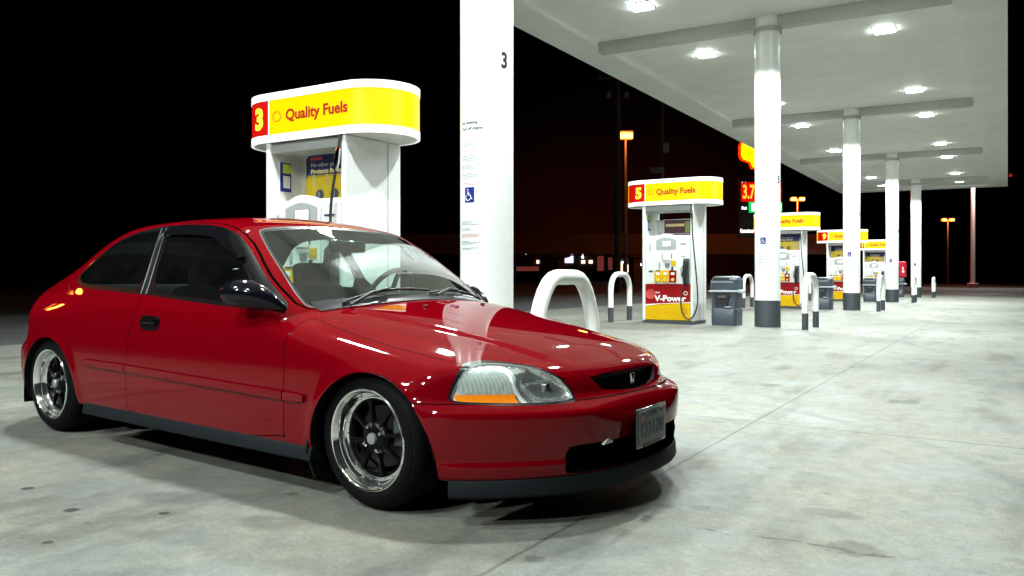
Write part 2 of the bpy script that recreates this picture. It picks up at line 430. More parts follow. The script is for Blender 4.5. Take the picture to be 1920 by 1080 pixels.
for k in range(-1, 5):
    for da in (-1.85, 1.85):
        for e_ in (-1.8, 1.8):
            DL.append((k, da, e_, downlight(e_, k * STEP + da, k)))
colnum = {-1: '1', 0: '3', 1: '5', 2: '7', 3: '9', 4: '11'}
colord = {0: 'nearest', 1: 'second', 2: 'third', 3: 'fourth', 4: 'farthest'}
for k, da, e_, o in DL:
    side = 'left' if e_ < 0 else 'right'; nf = 'near' if da < 0 else 'far'
    if k >= 0:
        o['label'] = 'glowing soffit light in the %s row, %s the %s white column' % (side, 'just before' if nf == 'near' else 'just beyond', colord[k])
    else:
        o['label'] = 'square soffit light overhead outside the frame, %s row, %s the unseen nearest column' % (side, 'before' if nf == 'near' else 'beyond')

# ------------------------------------------------------------------ columns with placards
CR = .232
def wrap_cyl(rad, az0, z0):
    """x of the drawing runs counter-clockwise (to the viewer's right)"""
    def f(c):
        a = az0 + c[:, 0] / rad; r = rad + .0015 + c[:, 2]
        return np.stack([r * np.cos(a), r * np.sin(a), z0 + c[:, 1]], 1)
    return f
def cyl_patch(mb, rad, az0, az1, z0, z1, m, seg=10):
    P = [[(rad * math.cos(az0 + (az1 - az0) * i / seg), rad * math.sin(az0 + (az1 - az0) * i / seg), z) for i in range(seg + 1)] for z in (z0, z1)]
    vs = [[mb.bm.verts.new(p) for p in row] for row in P]
    for i in range(seg): mb.bm.faces.new((vs[0][i], vs[0][i + 1], vs[1][i + 1], vs[1][i])).material_index = mb.mi(m)
def column(k):
    o = empty('canopy_column', W(0, k * STEP), 0, None, 'column', 'round white canopy columns')
    mb = MB(); mb.lathe([(CR + .006, -.05), (CR + .006, .50), (CR, .505)], M_GREY, 48); mb.build('base_band', o)
    mb = MB(); mb.lathe([(CR, .503), (CR, SOFFIT - .003)], M_COLUMN, 48)
    mb.build('shaft', o)
    mb = MB(); mb.lathe([(CR + .03, SOFFIT - .30), (CR + .03, SOFFIT - .22), (CR + .001, SOFFIT - .20)], M_BEAM, 48); mb.build('collar', o)
    if k < 0: return o
    put_text('column_number', colnum[k], .185, M_TXTBLK, o, wrap_cyl(CR, R(-48), 2.76), ext=.001, bold=.006, sx=.8, align='CENTER')
    # notice wrapped round the side
    L0, L1 = R(-157), R(-95)
    mb = MB(); cyl_patch(mb, CR + .002, L0, L1, 1.12, 2.30, M_PAPER, 14)
    pl = mb.build('notice', o, recalc=False)
    rnd = random.Random(3)
    mb = MB()
    def ln(z, x0, x1, h, m):
        x = x0
        while x < x1:
            w = rnd.uniform(.008, .03); w = min(w, x1 - x)
            cyl_patch(mb, CR + .0035, L0 + x / CR, L0 + (x + w) / CR, z, z + h, m, 2); x += w + .006
    z = 2.06
    for blk, (nl, mm) in enumerate(((3, M_INK), (1, M_INKRED), (4, M_INK), (3, M_INK), (4, M_INK), (2, M_INKRED))):
        for q_ in range(nl):
            if 1.58 > z - .02 and z > 1.40: z = 1.40
            ln(z, .02 + .01 * (q_ % 2), rnd.uniform(.16, .235), .006, mm); z -= .0135
        z -= .028
    z = 1.56 - .17
    for blk, (nl, mm) in enumerate(((3, M_INK), (2, M_INK), (3, M_INKRED), (3, M_INK), (2, M_INK))):
        for q_ in range(nl): ln(z, .02, rnd.uniform(.12, .235), .006, mm); z -= .0125
        z -= .022
    mb.build('small_print', pl, recalc=False, smooth=0)
    az = (L0 + L1) / 2
    put_text('notice_heading', 'No smoking', .036, M_TXTBLK, pl, wrap_cyl(CR + .002, L0 + .10, 2.235), ext=.0006, bold=.0004)
    put_text('notice_heading', 'Turn off engine', .036, M_TXTBLK, pl, wrap_cyl(CR + .002, L0 + .10, 2.185), ext=.0006, bold=.0004)
    # blue wheelchair symbol
    mb = MB(); ac = L0 + (L1 - L0) * .47; z0 = 1.62
    hw = .052 / CR
    cyl_patch(mb, CR + .004, ac - hw, ac + hw, z0 - .065, z0 + .065, M_BLUE, 6)
    sy = mb.build('wheelchair_symbol', o, recalc=False)
    mb = MB(); cf = CR + .0055
    def cp_(x, z): a_ = ac + x / CR; return (cf * math.cos(a_), cf * math.sin(a_), z0 + z)
    def stroke(p, w=.0045):
        mb.tube([cp_(*q_) for q_ in p], w, M_TXTWHT, 6)
    stroke([(-.012, .030), (-.010, .0), (.014, -.004), (.026, -.036), (.034, -.034)], .005)
    stroke([(-.008, .012), (.008, .012)], .004)
    stroke([(-.012 + .026 * math.cos(t), -.022 + .026 * math.sin(t)) for t in np.linspace(R(130), R(345), 12)], .004)
    mb.lathe([(.0001, .006), (.006, .003), (.008, 0), (.006, -.003), (.0001, -.006)], M_TXTWHT, 10, Matrix.Translation(cp_(-.013, .043)))
    mb.build('wheelchair_figure', sy)
    return o
cl = {0: 'nearest white column, numbered 3, between the pump behind the car and the big white hoop',
      1: 'white column numbered 5, behind the blue-grey bin beside the second pump',
      2: 'white column third from the camera, in front of the pump with the 9 sign',
      3: 'fourth white column, with the red cabinet on its right side',
      4: 'farthest white column at the end of the row',
      -1: 'white column behind the camera, outside the frame'}
for k in range(0, 5): column(k)['label'] = cl[k]

# ------------------------------------------------------------------ bollards
def bollard(e_, a_, label, w=.95, h=1.0, splay=False):
    o = empty('hoop_bollard', W(e_, a_), TH, label, 'bollard', 'white steel hoop bollards at the island ends')
    r = .056; hh = w / 2; rc = .33; pts = []
    pts.append((0, -hh, -.05)); pts.append((0, -hh, .30)); pts.append((0, -hh, .302))
    top = h - r; z = .36
    while z < top - rc: pts.append((0, -hh, z)); z += .1
    for t in np.linspace(0, 90, 12): pts.append((0, -hh + rc * (1 - math.cos(R(t))), top - rc + rc * math.sin(R(t))))
    if splay:      # the hoop by the first column is bent from fatter pipe and splays towards its feet
        r = .062; raw = [(.52, -.05), (.52, .30), (.52, .302), (.515, .42), (.50, .52), (.47, .62), (.425, .72), (.365, .81), (.30, .875), (.235, .912), (.17, .924), (.10, .925), (.03, .925)]
        pts = [(0, -y, z) for y, z in raw]
    full = pts + [(x, -y, zz) for x, y, zz in reversed(pts)]
    n = len(full)
    mb = MB(); mb.tube(full, r, M_COLUMN, 20, ms=lambda i: M_GREY if (i < 1 or i > n - 3) else M_COLUMN)
    mb.build('hoop', o)
    return o
blab = {(0, 1): 'big white hoop bollard nearest the camera, rising behind the car bonnet',
        (0, 0): 'white hoop bollard hidden behind the parked car',
        (1, 0): 'white hoop bollard with grey feet left of the second pump',
        (1, 1): 'white hoop bollard with grey feet right of the column numbered 5',
        (2, 0): 'small white hoop bollard seen between the blue-grey bin and column 5',
        (2, 1): 'white hoop bollard standing right of the third column',
        (3, 0): 'white hoop bollard at the far side of the fourth pump',
        (3, 1): 'thin edge-on white hoop bollard in front of the farthest column',
        (4, 0): 'white hoop bollard at the far side of the last pump',
        (4, 1): 'rightmost white hoop bollard, alone beyond the farthest column'}
for k in range(5):
    for j, e_ in enumerate((-3.0, .78)):
        bollard(e_, k * STEP + (.0 if j else -.05), blab[(k, j)], h=1.03 if k else .985, splay=(k == 0 and j == 1))
# ------------------------------------------------------------------ fuel pumps
BL, BWD, OL, OW = 1.06, .80, 1.93, .84
ZT0, ZT1 = 2.36, 2.87
FY = -BWD / 2
def arc_stad(L, Wd):
    """arc-length map of a stadium outline; s=0 at the centre of the front (-y) side, growing towards +x"""
    h = (L - Wd) / 2; r = Wd / 2; P = 4 * h + 2 * math.pi * r
    def f(s):
        s = (s + P / 2) % P - P / 2; sg = 1 if s >= 0 else -1; q_ = abs(s)
        if q_ <= h: x, y, nx, ny = q_, -r, 0, -1
        elif q_ <= h + math.pi * r:
            t = (q_ - h) / r; x, y, nx, ny = h + r * math.sin(t), -r * math.cos(t), math.sin(t), -math.cos(t)
        else: x, y, nx, ny = h - (q_ - h - math.pi * r), r, 0, 1
        return sg * x, y, sg * nx, ny
    return f, P
sf, SP = arc_stad(OL, OW)
def band(mb, z0, z1, s0, s1, m, out=0, n=None):
    n = n or max(2, int((s1 - s0) / .06)); prev = None
    for i in range(n + 1):
        x, y, nx, ny = sf(s0 + (s1 - s0) * i / n); x += nx * out; y += ny * out
        a = mb.bm.verts.new((x, y, z0)); b = mb.bm.verts.new((x, y, z1))
        if prev: mb.bm.faces.new((prev[0], a, b, prev[1])).material_index = mb.mi(m)
        prev = (a, b)
def wrap_sign(s0, z0, out=.004):
    def f(c):
        r = []
        for x, y, z in c:
            px, py, nx, ny = sf(s0 + x); r.append((px + nx * (out + z), py + ny * (out + z), z0 + y))
        return np.array(r)
    return f
def ring_outline(mb, cx, cz_, r, w, m, y, sides=9, depth=.002):
    # plain ribbed shell outline drawn as a small ring with a flat foot
    for i in range(sides):
        t0 = R(-60 + 300 * i / sides) ; t1 = R(-60 + 300 * (i + 1) / sides)
        a = (cx + r * math.cos(t0), cz_ + r * math.sin(t0)); b = (cx + r * math.cos(t1), cz_ + r * math.sin(t1))
        mb.cyl((a[0], y, a[1]), (b[0], y, b[1]), w, m, 6)
    t0, t1 = R(-60), R(240)
    mb.cyl((cx + r * math.cos(t0), y, cz_ + r * math.sin(t0)), (cx + r * math.cos(t1), y, cz_ + r * math.sin(t1)), w, m, 6)
def pump(k, num):
    o = empty('fuel_pump', W(-1.86, k * STEP + .05), TH, None, 'fuel pump', 'fuel pumps on the islands')
    # --- end claddings, full height
    for sx in (-1, 1):
        mb = MB(); mb.box((sx * (BL / 2 - .03), 0, ZT0 / 2 + .03), (.06, BWD, ZT0 - .06), M_WHITE, bev=.018)
        c = mb.build('end_panel', o)
        if sx > 0:
            mb = MB(); mb.box((BL / 2 - .002, .20, 1.2), (.010, .012, 2.3), M_LGREY); mb.build('panel_joint', c)
    # --- plinth
    mb = MB(); mb.box((0, 0, .03), (BL - .02, BWD - .02, .08), M_GREY); mb.build('plinth', o)
    xi = BL / 2 - .063
    # --- cabinet
    mb = MB(); mb.box((0, 0, .92), (2 * xi, BWD - .10, 1.66), M_WHITE, bev=.01)
    mb.box((0, 0, 2.30), (2 * xi, BWD - .06, .10), M_LGREY)
    mb.build('cabinet', o)
    for face in (-1, 1):
        rt = Matrix.Identity(4) if face < 0 else Matrix.Rotation(math.pi, 4, 'Z')
        # everything on a face is built in face space then turned
        def fin(mb, name, par, **kw):
            mb.bm.transform(rt); return mb.build(name, par, **kw)
        def ftxt(name, txt, size, m, par, x, z, y, **kw):
            f0 = flat_front(x, z, y)
            def f(c):
                q_ = f0(c)
                return q_ if face < 0 else q_ * np.array([-1, -1, 1])
            return put_text(name, txt, size, m, par, f, **kw)
        # lower coloured panels: red over yellow with a slanting white sweep
        y = FY + .015
        mb = MB(); x0, x1 = -xi + .0, xi
        mb.prism([(x0, .385), (x1, .44), (x1, .785), (x0, .785)], 0, .03, M_PRED, Matrix.Translation((0, y + .03, 0)) @ RXY)
        pr = fin(mb, 'red_panel', o)
        mb = MB(); mb.prism([(x0, .385), (x1, .44), (x1, .425), (x0 + .3, .395), (x0, .355)], 0, .034, M_TXTWHT, Matrix.Translation((0, y + .03, 0)) @ RXY)
        mb.prism([(x0, .08), (x1, .08), (x1, .424), (x0 + .3, .394), (x0, .354)], 0, .030, M_PYEL, Matrix.Translation((0, y + .03, 0)) @ RXY)
        py_ = fin(mb, 'yellow_panel', o)
        ftxt('lettering', 'V-Power', .158, M_TXTWHT, pr, -xi + .20, .50, y - .001, bold=.006, sx=1.12, ext=.002)
        ftxt('lettering', 'Shell', .05, M_TXTWHT, pr, -xi + .21, .62, y - .001, ext=.002)
        mb = MB(); ring_outline(mb, xi - .10, .61, .036, .006, M_TXTWHT, y - .002); fin(mb, 'emblem', pr)
        mb = MB(); ring_outline(mb, xi - .13, .26, .05, .005, M_TXTRED, y - .002); fin(mb, 'emblem', py_)
        mb = MB(); mb.lathe([(.0001, .0), (.09, .0), (.10, .003)], mat('faint_red', (.5, .05, .05), .4), 24, Matrix.Translation((-xi + .11, y - .004, .59)) @ RXY); fin(mb, 'faded_emblem', pr)
        # pump head: arched white surround
        mb = MB(); yh = FY - .015
        xa, xb = -.26, .22
        arch = [(xa, .80)] + [(xa + (xb - xa) * t, 1.70 + .09 * math.sin(math.pi * t)) for t in np.linspace(0, 1, 13)] + [(xb, .80)]
        mb.prism(arch, 0, .10, M_WHITE, Matrix.Translation((0, yh + .10, 0)) @ RXY)
        # side wings of the head
        mb.box(((-xi + xa) / 2, yh + .065, 1.245), (xa + xi - .004, .07, .91), M_WHITE, bev=.008)
        mb.box(((xi + xb) / 2, yh + .06, 1.245), (xi - xb - .004, .08, .91), M_WHITE, bev=.008)
        hd = fin(mb, 'pump_head', o)
        mb = MB(); inner = [(xa + .03, 1.48)] + [(xa + .03 + (xb - xa - .06) * t, 1.655 + .055 * math.sin(math.pi * t)) for t in np.linspace(0, 1, 11)] + [(xb - .03, 1.48), (xb - .06, 1.465), (xa + .06, 1.465)]
        mb.prism(inner, 0, .004, M_LGREY, Matrix.Translation((0, yh - .001, 0)) @ RXY)
        ds = fin(mb, 'display_surround', hd)
        mb = MB(); mb.box((-.005, yh - .006, 1.585), (.19, .006, .115), M_DGREY, bev=.002); mb.box((-.005, yh - .010, 1.587), (.17, .004, .098), M_SCREEN); fin(mb, 'display', ds)
        mb = MB(); mb.box((.0, yh - .012, 1.34), (.17, .024, .17), M_WHITE, bev=.008)
        for sx in (-1, 1): mb.box((sx * .095, yh - .004, 1.34), (.012, .012, .10), M_DGREY)
        fin(mb, 'price_window', hd)
        mb = MB(); mb.prism([(-.055, 1.21), (.075, 1.21), (.05, 1.12), (.035, 1.09), (-.02, 1.09), (-.035, 1.12)], 0, .006, M_LGREY, Matrix.Translation((0, yh - .001, 0)) @ RXY)
        for r_ in range(3):
            for c_ in range(3): mb.box((-.02 + .03 * c_, yh - .008, 1.185 - .026 * r_), (.02, .006, .016), M_DGREY)
        fin(mb, 'keypad', hd)
        mb = MB(); mb.box((.135, yh - .004, 1.20), (.10, .010, .10), M_PYEL, bev=.002); mb.box((.11, yh - .010, 1.09), (.035, .03, .08), M_BLACK, bev=.004); fin(mb, 'card_slot', hd)
        mb = MB(); mb.box((-.155, yh - .006, 1.16), (.04, .014, .12), M_LGREY, bev=.003); mb.box((-.18, yh - .006, 1.055), (.09, .02, .02), M_DGREY); fin(mb, 'receipt_slot', hd)
        mb = MB()
        for i, m_ in enumerate((M_PYEL, M_PYEL, M_PRED)):
            cx = -.19 + .155 * i
            mb.box((cx, yh - .005, .94), (.148, .012, .24), m_, bev=.003)
            mb.box((cx, yh - .013, .995), (.07, .006, .045), M_TXTWHT)
            mb.lathe([(.0001, .018), (.028, .016), (.03, 0)], mat('button_yellow', (.85, .75, .15), .35), 14, Matrix.Translation((cx, yh - .010, .875)) @ RXY)
            mb.lathe([(.0001, .021), (.011, .020), (.012, .015)], M_DGREY, 10, Matrix.Translation((cx, yh - .010, .875)) @ RXY)
        fin(mb, 'grade_buttons', hd)
        for c_, d_, m_ in (((.325, yh + .0175, 1.575), (.13, .005, .016), M_NAVY), ((.32, yh + .0175, 1.46), (.05, .005, .008), M_LGREY), ((.33, yh + .0175, 1.33), (.10, .005, .020), M_LGREY),
                           ((-.37, yh + .027, 1.52), (.03, .004, .16), M_LGREY), ((-.35, yh + .027, 1.04), (.09, .004, .035), M_DGREY)):
            mb = MB(); mb.box(c_, d_, m_); fin(mb, 'sticker', hd)
        # topper sign in the opening
        zt = 1.80; TY = FY + .22
        mb = MB()
        if num in ('5',):
            mb.box((.10, TY + .12, zt + .14), (.60, .02, .30), M_LGREY, bev=.006); mb.box((.10, TY + .108, zt + .14), (.57, .006, .27), mat('poster_maroon', (.05, .012, .02), .4))
            for i in range(13): mb.box((-.14 + .03 * i, TY + .104, zt + .17), (.022, .003, .055), mat('poster_cream', (.55, .45, .2), .5))
            mb.box((.31, TY + .104, zt + .13), (.12, .003, .22), mat('poster_olive', (.16, .2, .06), .5))
            fin(mb, 'topper_sign', o)
        else:
            mb.box((.075, TY + .12, zt + .34), (.72, .02, .26), M_NAVY, bev=.006)
            mb.box((.075, TY + .12, zt + .08), (.74, .02, .34), mat('poster_yellow', (.50, .36, .01), .45), bev=.01)
            mb.box((-.17, TY + .107, zt + .415), (.16, .004, .035), mat('poster_red', (.35, .02, .03), .4))
            mb.box((.33, TY + .107, zt + .08), (.17, .004, .26), mat('poster_tan', (.45, .33, .12), .5))
            for cx in (-.12, .08):
                mb.lathe([(.0001, .006), (.05, .005), (.056, 0)], M_DGREY, 16, Matrix.Translation((cx, TY + .108, zt + .03)) @ RXY)
                mb.box((cx, TY + .10, zt + .03), (.03, .006, .06), mat('poster_bluegrey', (.12, .14, .25), .5))
            for cx in (-.20, -.02, .17): mb.box((cx, TY + .107, zt + .18), (.03, .003, .12), mat('poster_tan', (.45, .33, .12), .5))
            tp = fin(mb, 'topper_sign', o)
            ftxt('lettering', 'No other gasoline', .062, M_TXTWHT, tp, -.24, zt + .345, TY + .106, ext=.001)
            ftxt('lettering', 'Protects Better', .070, mat('poster_cream', (.6, .5, .2), .5), tp, -.24, zt + .275, TY + .106, ext=.001, bold=.002)
        # nozzle
        mb = MB(); nx = xi - .075
        mb.box((nx, yh + .012, 1.04), (.125, .05, .50), M_DGREY, bev=.02)
        mb.tube([(nx - .01, yh - .02, 1.25), (nx, yh - .06, 1.22), (nx - .005, yh - .075, 1.12), (nx - .03, yh - .07, .98), (nx - .02, yh - .06, .84), (nx - .015, yh - .05, .78)], [.035, .042, .036, .034, .026, .018], M_BLACK, 12)
        mb.tube([(nx - .05, yh - .03, 1.16), (nx - .085, yh - .06, 1.08), (nx - .075, yh - .06, .95), (nx - .03, yh - .05, .90)], .008, M_BLACK, 8)
        fin(mb, 'nozzle', o)
        # hose from the overhead outlet, hanging in a loop
        hp = [(xi + .02, FY - .01, ZT0 + .02), (xi + .03, FY - .025, 2.25), (xi + .045, FY - .03, 2.05), (xi + .06, FY - .035, 1.75), (xi + .10, FY - .045, 1.35), (xi + .14, FY - .05, .95), (xi + .165, FY - .05, .6), (xi + .16, FY - .05, .40), (xi + .10, FY - .055, .20), (xi + .0, FY - .06, .11), (xi - .10, FY - .06, .17), (xi - .16, FY - .06, .33), (xi - .165, FY - .06, .55), (nx - .015, yh - .05, .80)]
        if num == '3':
            hp = [(xi + .02, FY - .01, ZT0 + .02), (xi + .0, FY - .025, 2.22), (xi - .03, FY - .03, 2.0), (xi - .06, FY - .04, 1.8), (xi - .08, FY - .045, 1.5), (xi - .02, FY - .05, .95), (xi + .10, FY - .05, .6), (xi + .12, FY - .05, .40), (xi + .08, FY - .055, .20), (xi + .0, FY - .06, .11), (xi - .10, FY - .06, .17), (xi - .16, FY - .06, .33), (xi - .165, FY - .06, .55), (nx - .015, yh - .05, .80)]
        sm_ = []
        for i in range(len(hp) - 1):
            p0, p1, p2, p3 = [Vector(hp[max(0, min(len(hp) - 1, i + j))]) for j in (-1, 0, 1, 2)]
            for t in (0, .25, .5, .75): sm_.append(.5 * ((2 * p1) + (p2 - p0) * t + (2 * p0 - 5 * p1 + 4 * p2 - p3) * t * t + (3 * p1 - p0 - 3 * p2 + p3) * t ** 3))
        sm_.append(Vector(hp[-1]))
        mb = MB(); mb.tube(sm_, .0135, M_BLACK, 10); h_ = fin(mb, 'hose', o)
        mb = MB(); mb.tube([hp[1], (Vector(hp[1]) + Vector(hp[2])) / 2, hp[2]], [.022, .030, .020], M_CHROME, 12); fin(mb, 'breakaway_fitting', h_)
    # sticker on the inside of the left end panel
    mb = MB(); xs = -BL / 2 + .064
    mb.box((xs, -.20, 2.02), (.004, .17, .34), M_TXTWHT); mb.box((xs + .003, -.20, 2.02), (.003, .145, .31), M_BLUE); mb.box((xs + .005, -.185, 2.11), (.003, .11, .10), mat('sticker_lime', (.5, .6, .05), .5)); mb.box((xs + .005, -.19, 1.97), (.003, .09, .13), M_TXTWHT)
    mb.build('sticker', o)
    # --- the lit oval sign on top
    mb = MB()
    n = 72
    outl = [sf(SP * i / n) for i in range(n)]
    mb.prism([(x - nx * .012, y - ny * .012) for x, y, nx, ny in outl], ZT0 + .001, ZT1 - .03, M_WHITE)
    for z0, z1 in ((ZT0, ZT0 + .075), (ZT1 - .075, ZT1)):
        band(mb, z0, z1, -SP / 2, SP / 2, M_TRIM, .008, 80)
        for zz in (z0, z1):
            ps = [mb.bm.verts.new((x + nx * .008, y + ny * .008, zz)) for x, y, nx, ny in outl]; ps2 = [mb.bm.verts.new((x - nx * .02, y - ny * .02, zz)) for x, y, nx, ny in outl]
            for i in range(n): mb.bm.faces.new((ps[i], ps[(i + 1) % n], ps2[(i + 1) % n], ps2[i])).material_index = mb.mi(M_TRIM)
    sg = mb.build('sign_box', o)
    RS = -.46
    mb = MB()
    a0, a1 = ZT0 + .0752, ZT1 - .0752
    half = SP / 2
    red = .47
    band(mb, a0, a1, RS, RS + half - red, M_YEL, .003); band(mb, a0, a1, RS - red, RS, M_RED, .003)
    band(mb, a0, a1, RS + half, RS + 2 * half - red, M_YEL, .003); band(mb, a0, a1, RS + half - red, RS + half, M_RED, .003)
    band(mb, a0, a1, RS - .006, RS + .006, M_TRIM, .0045, 2)
    face_ = mb.build('lit_face', sg)
    zc_ = (ZT0 + ZT1) / 2
    for turn in (0, half):
        put_text('lettering', 'Quality Fuels', .155, M_TXTRED, face_, wrap_sign(RS + .235 + turn, zc_), bold=.0045, sx=.98)
        put_text('number', num, .30, M_TXTYEL, face_, wrap_sign(RS - (.145 if len(num) == 1 else .16) + turn, zc_ - .012), bold=.014, sx=.95, align='CENTER')
        mb = MB(); cx = RS + .115 + turn
        for i in range(8):
            t0, t1 = R(-55 + 290 * i / 8), R(-55 + 290 * (i + 1) / 8); rr = .055
            p = [sf(cx + rr * math.cos(t)) for t in (t0, t1)]
            q_ = [(a[0] + a[2] * .005, a[1] + a[3] * .005, zc_ + rr * math.sin(t)) for a, t in zip(p, (t0, t1))]
            mb.cyl(q_[0], q_[1], .0035, M_TXTRED, 6)
        p = [sf(cx + .055 * math.cos(t)) for t in (R(-55), R(235))]
        q_ = [(a[0] + a[2] * .005, a[1] + a[3] * .005, zc_ + .055 * math.sin(R(-55))) for a in p]
        mb.cyl(q_[0], q_[1], .0035, M_TXTRED, 6)
        mb.build('emblem', face_)
    return o
plab = {0: ('3', 'fuel pump with the lit number 3 sign, standing behind the red car'),
        1: ('5', 'fuel pump with the lit number 5 sign and hose loop, left of the blue-grey bin'),
        2: ('7', 'fuel pump partly hidden behind column 5, its yellow sign cut off at the left'),
        3: ('9', 'fuel pump with the lit number 9 sign behind the third column'),
        4: ('11', 'farthest and smallest fuel pump, between the third and fourth columns')}
for k in range(5):
    p_ = pump(k, plab[k][0]); p_['label'] = plab[k][1]
    p_.scale = (1, 1, .945 if k == 0 else 1.0)

# ------------------------------------------------------------------ bins
def bin_(k):
    o = empty('waste_bin', W(-.79, k * STEP + .05), TH, None, 'waste bin', 'blue-grey forecourt bins with washer bucket')
    def rr(w, d, r=.08, n=6):
        P = []
        for cx, cy, t0 in ((w / 2 - r, d / 2 - r, 0), (-w / 2 + r, d / 2 - r, 90), (-w / 2 + r, -d / 2 + r, 180), (w / 2 - r, -d / 2 + r, 270)):
            for i in range(n + 1): t = R(t0 + 90 * i / n); P.append((cx + r * math.cos(t), cy + r * math.sin(t)))
        return P
    def loft(mb, secs, m, cap=True):
        rings = [[mb.bm.verts.new((x, y, z)) for x, y in rr(w, d, r)] for z, w, d, r in secs]
        for a, b in zip(rings, rings[1:]):
            for i in range(len(a)): mb.bm.faces.new((a[i], a[(i + 1) % len(a)], b[(i + 1) % len(a)], b[i])).material_index = mb.mi(m)
        if cap:
            mb.bm.faces.new(rings[-1]).material_index = mb.mi(m); mb.bm.faces.new(rings[0][::-1]).material_index = mb.mi(m)
    mb = MB(); loft(mb, [(-.02, .47, .47, .06), (.02, .49, .49, .07), (.32, .50, .50, .07), (.33, .485, .485, .07), (.62, .50, .50, .07), (.63, .52, .52, .08)], M_TRASH); mb.build('body', o)
    mb = MB(); mb.prism([(-.19, .62), (.13, .62), (.09, .36), (-.15, .36)], 0, .02, M_BLACK, Matrix.Translation((0, -.232, 0)) @ RXY)
    mb.box((-.02, -.27, .55), (.16, .05, .05), M_DGREY, bev=.01)
    mb.tube([(.14, -.275, .60), (.07, -.28, .38)], .012, M_BLACK, 8); mb.box((.10, -.275, .36), (.12, .05, .022), M_LGREY, bev=.004)
    mb.build('washer_bucket', o)
    mb = MB(); loft(mb, [(.632, .53, .53, .09), (.65, .54, .54, .09), (.88, .53, .53, .10)], M_TRASH)
    # hood with a sloping mouth
    loft(mb, [(.882, .50, .50, .10), (.93, .47, .47, .12), (.955, .38, .40, .12)], M_TRASH)
    mb.build('hood', o)
    mb = MB(); mb.prism([(-.20, .84), (.17, .84), (.14, .925), (-.17, .925)], 0, .012, M_BLACK, Matrix.Translation((-.02, -.248, 0)) @ RXY); mb.box((-.02, -.262, .838), (.42, .03, .014), M_LGREY, bev=.004); mb.build('mouth', o)
    mb = MB(); mb.box((.0, -.275, .665), (.56, .02, .035), mat('pale_strip', (.40, .43, .45), .4), bev=.006); mb.box((.285, 0, .665), (.03, .5, .05), MATS['pale_strip'], bev=.008)
    mb.box((.33, -.12, .66), (.10, .16, .07), MATS['pale_strip'], bev=.02); mb.build('towel_tray', o)
    return o
nl = {0: 'blue-grey bin hidden behind the parked car', 1: 'blue-grey bin with dark washer bucket between the second pump and column 5', 2: 'blue-grey bin partly behind the hoop right of column 5', 3: 'blue-grey bin tucked against the right side of the third column', 4: 'farthest blue-grey bin, beside the fourth column'}
for k in range(1, 5): bin_(k)['label'] = nl[k]

# red cabinet on the fourth column
p = W(0, 3 * STEP)
cb = empty('extinguisher_cabinet', (p.x + .36, p.y - .05, p.z), 0, 'red cabinet with a white mark fixed to the right side of the fourth column', 'cabinet')
mb = MB(); mb.box((0, 0, 1.28), (.26, .24, .62), mat('cabinet_red', (.5, .01, .03), .35), bev=.05); mb.build('case', cb)
mb = MB(); mb.lathe([(.0001, .004), (.05, .003), (.055, 0)], M_TXTWHT, 16, Matrix.Translation((-.01, -.1215, 1.2)) @ RXY); mb.box((-.02, -.122, 1.33), (.05, .004, .11), M_TXTWHT, rz=0); mb.build('mark', cb)
# ------------------------------------------------------------------ beyond the forecourt
def px(x_, y_, D):
    X = (x_ - 960) / 1519.2 * D
    return Vector((X, D, EYE + (516 - y_) / 1519.2 * D))
M_OVER = mat('bridge_concrete', (.14, .11, .09), .85, var=.15, scale=.4)
M_DARKB = mat('dark_render', (.05, .045, .045), .9, var=.2, scale=.5)
M_POLE = mat('galvanised_pole', (.16, .16, .16), .5, .3, var=.1)
M_WOOD = mat('weathered_pole', (.035, .028, .022), .9, var=.3, scale=5)
M_SOD = mat('sodium_core', (.9, .6, .3), .4, emit=(1, .42, .09), es=5)
M_SODH = mat('sodium_halo', (.9, .4, .1), .4, emit=(1, .20, .015), es=1.6)  # orange halo of the lamp, put into a glowing shell round the core
ov = empty('overpass', (7, 112, 0), R(1.2), 'dark concrete road overpass crossing the background under an orange glow', 'overpass')
mb = MB(); mb.box((0, 0, 5.0), (76, 9, .9), M_OVER, bev=.05); mb.box((0, -4.2, 4.15), (76, .7, .8), M_OVER); mb.box((0, 0, 4.2), (76, .7, .7), M_OVER); mb.build('deck', ov)
mb = MB(); mb.box((0, -4.42, 5.95), (76, .25, .98), M_OVER, bev=.03)
for i in range(-12, 13): mb.box((i * 3.1, -4.56, 5.9), (.12, .04, .8), M_OVER)
mb.build('parapet', ov)
for X in (-24, -.5, 9.8, 27):
    mb = MB(); mb.box((X, -1, 1.85), (1.0, 4, 3.9), M_OVER, bev=.08); mb.box((X, 0, 3.6), (2.4, 8.2, .5), M_OVER, bev=.06); mb.build('pier', ov)

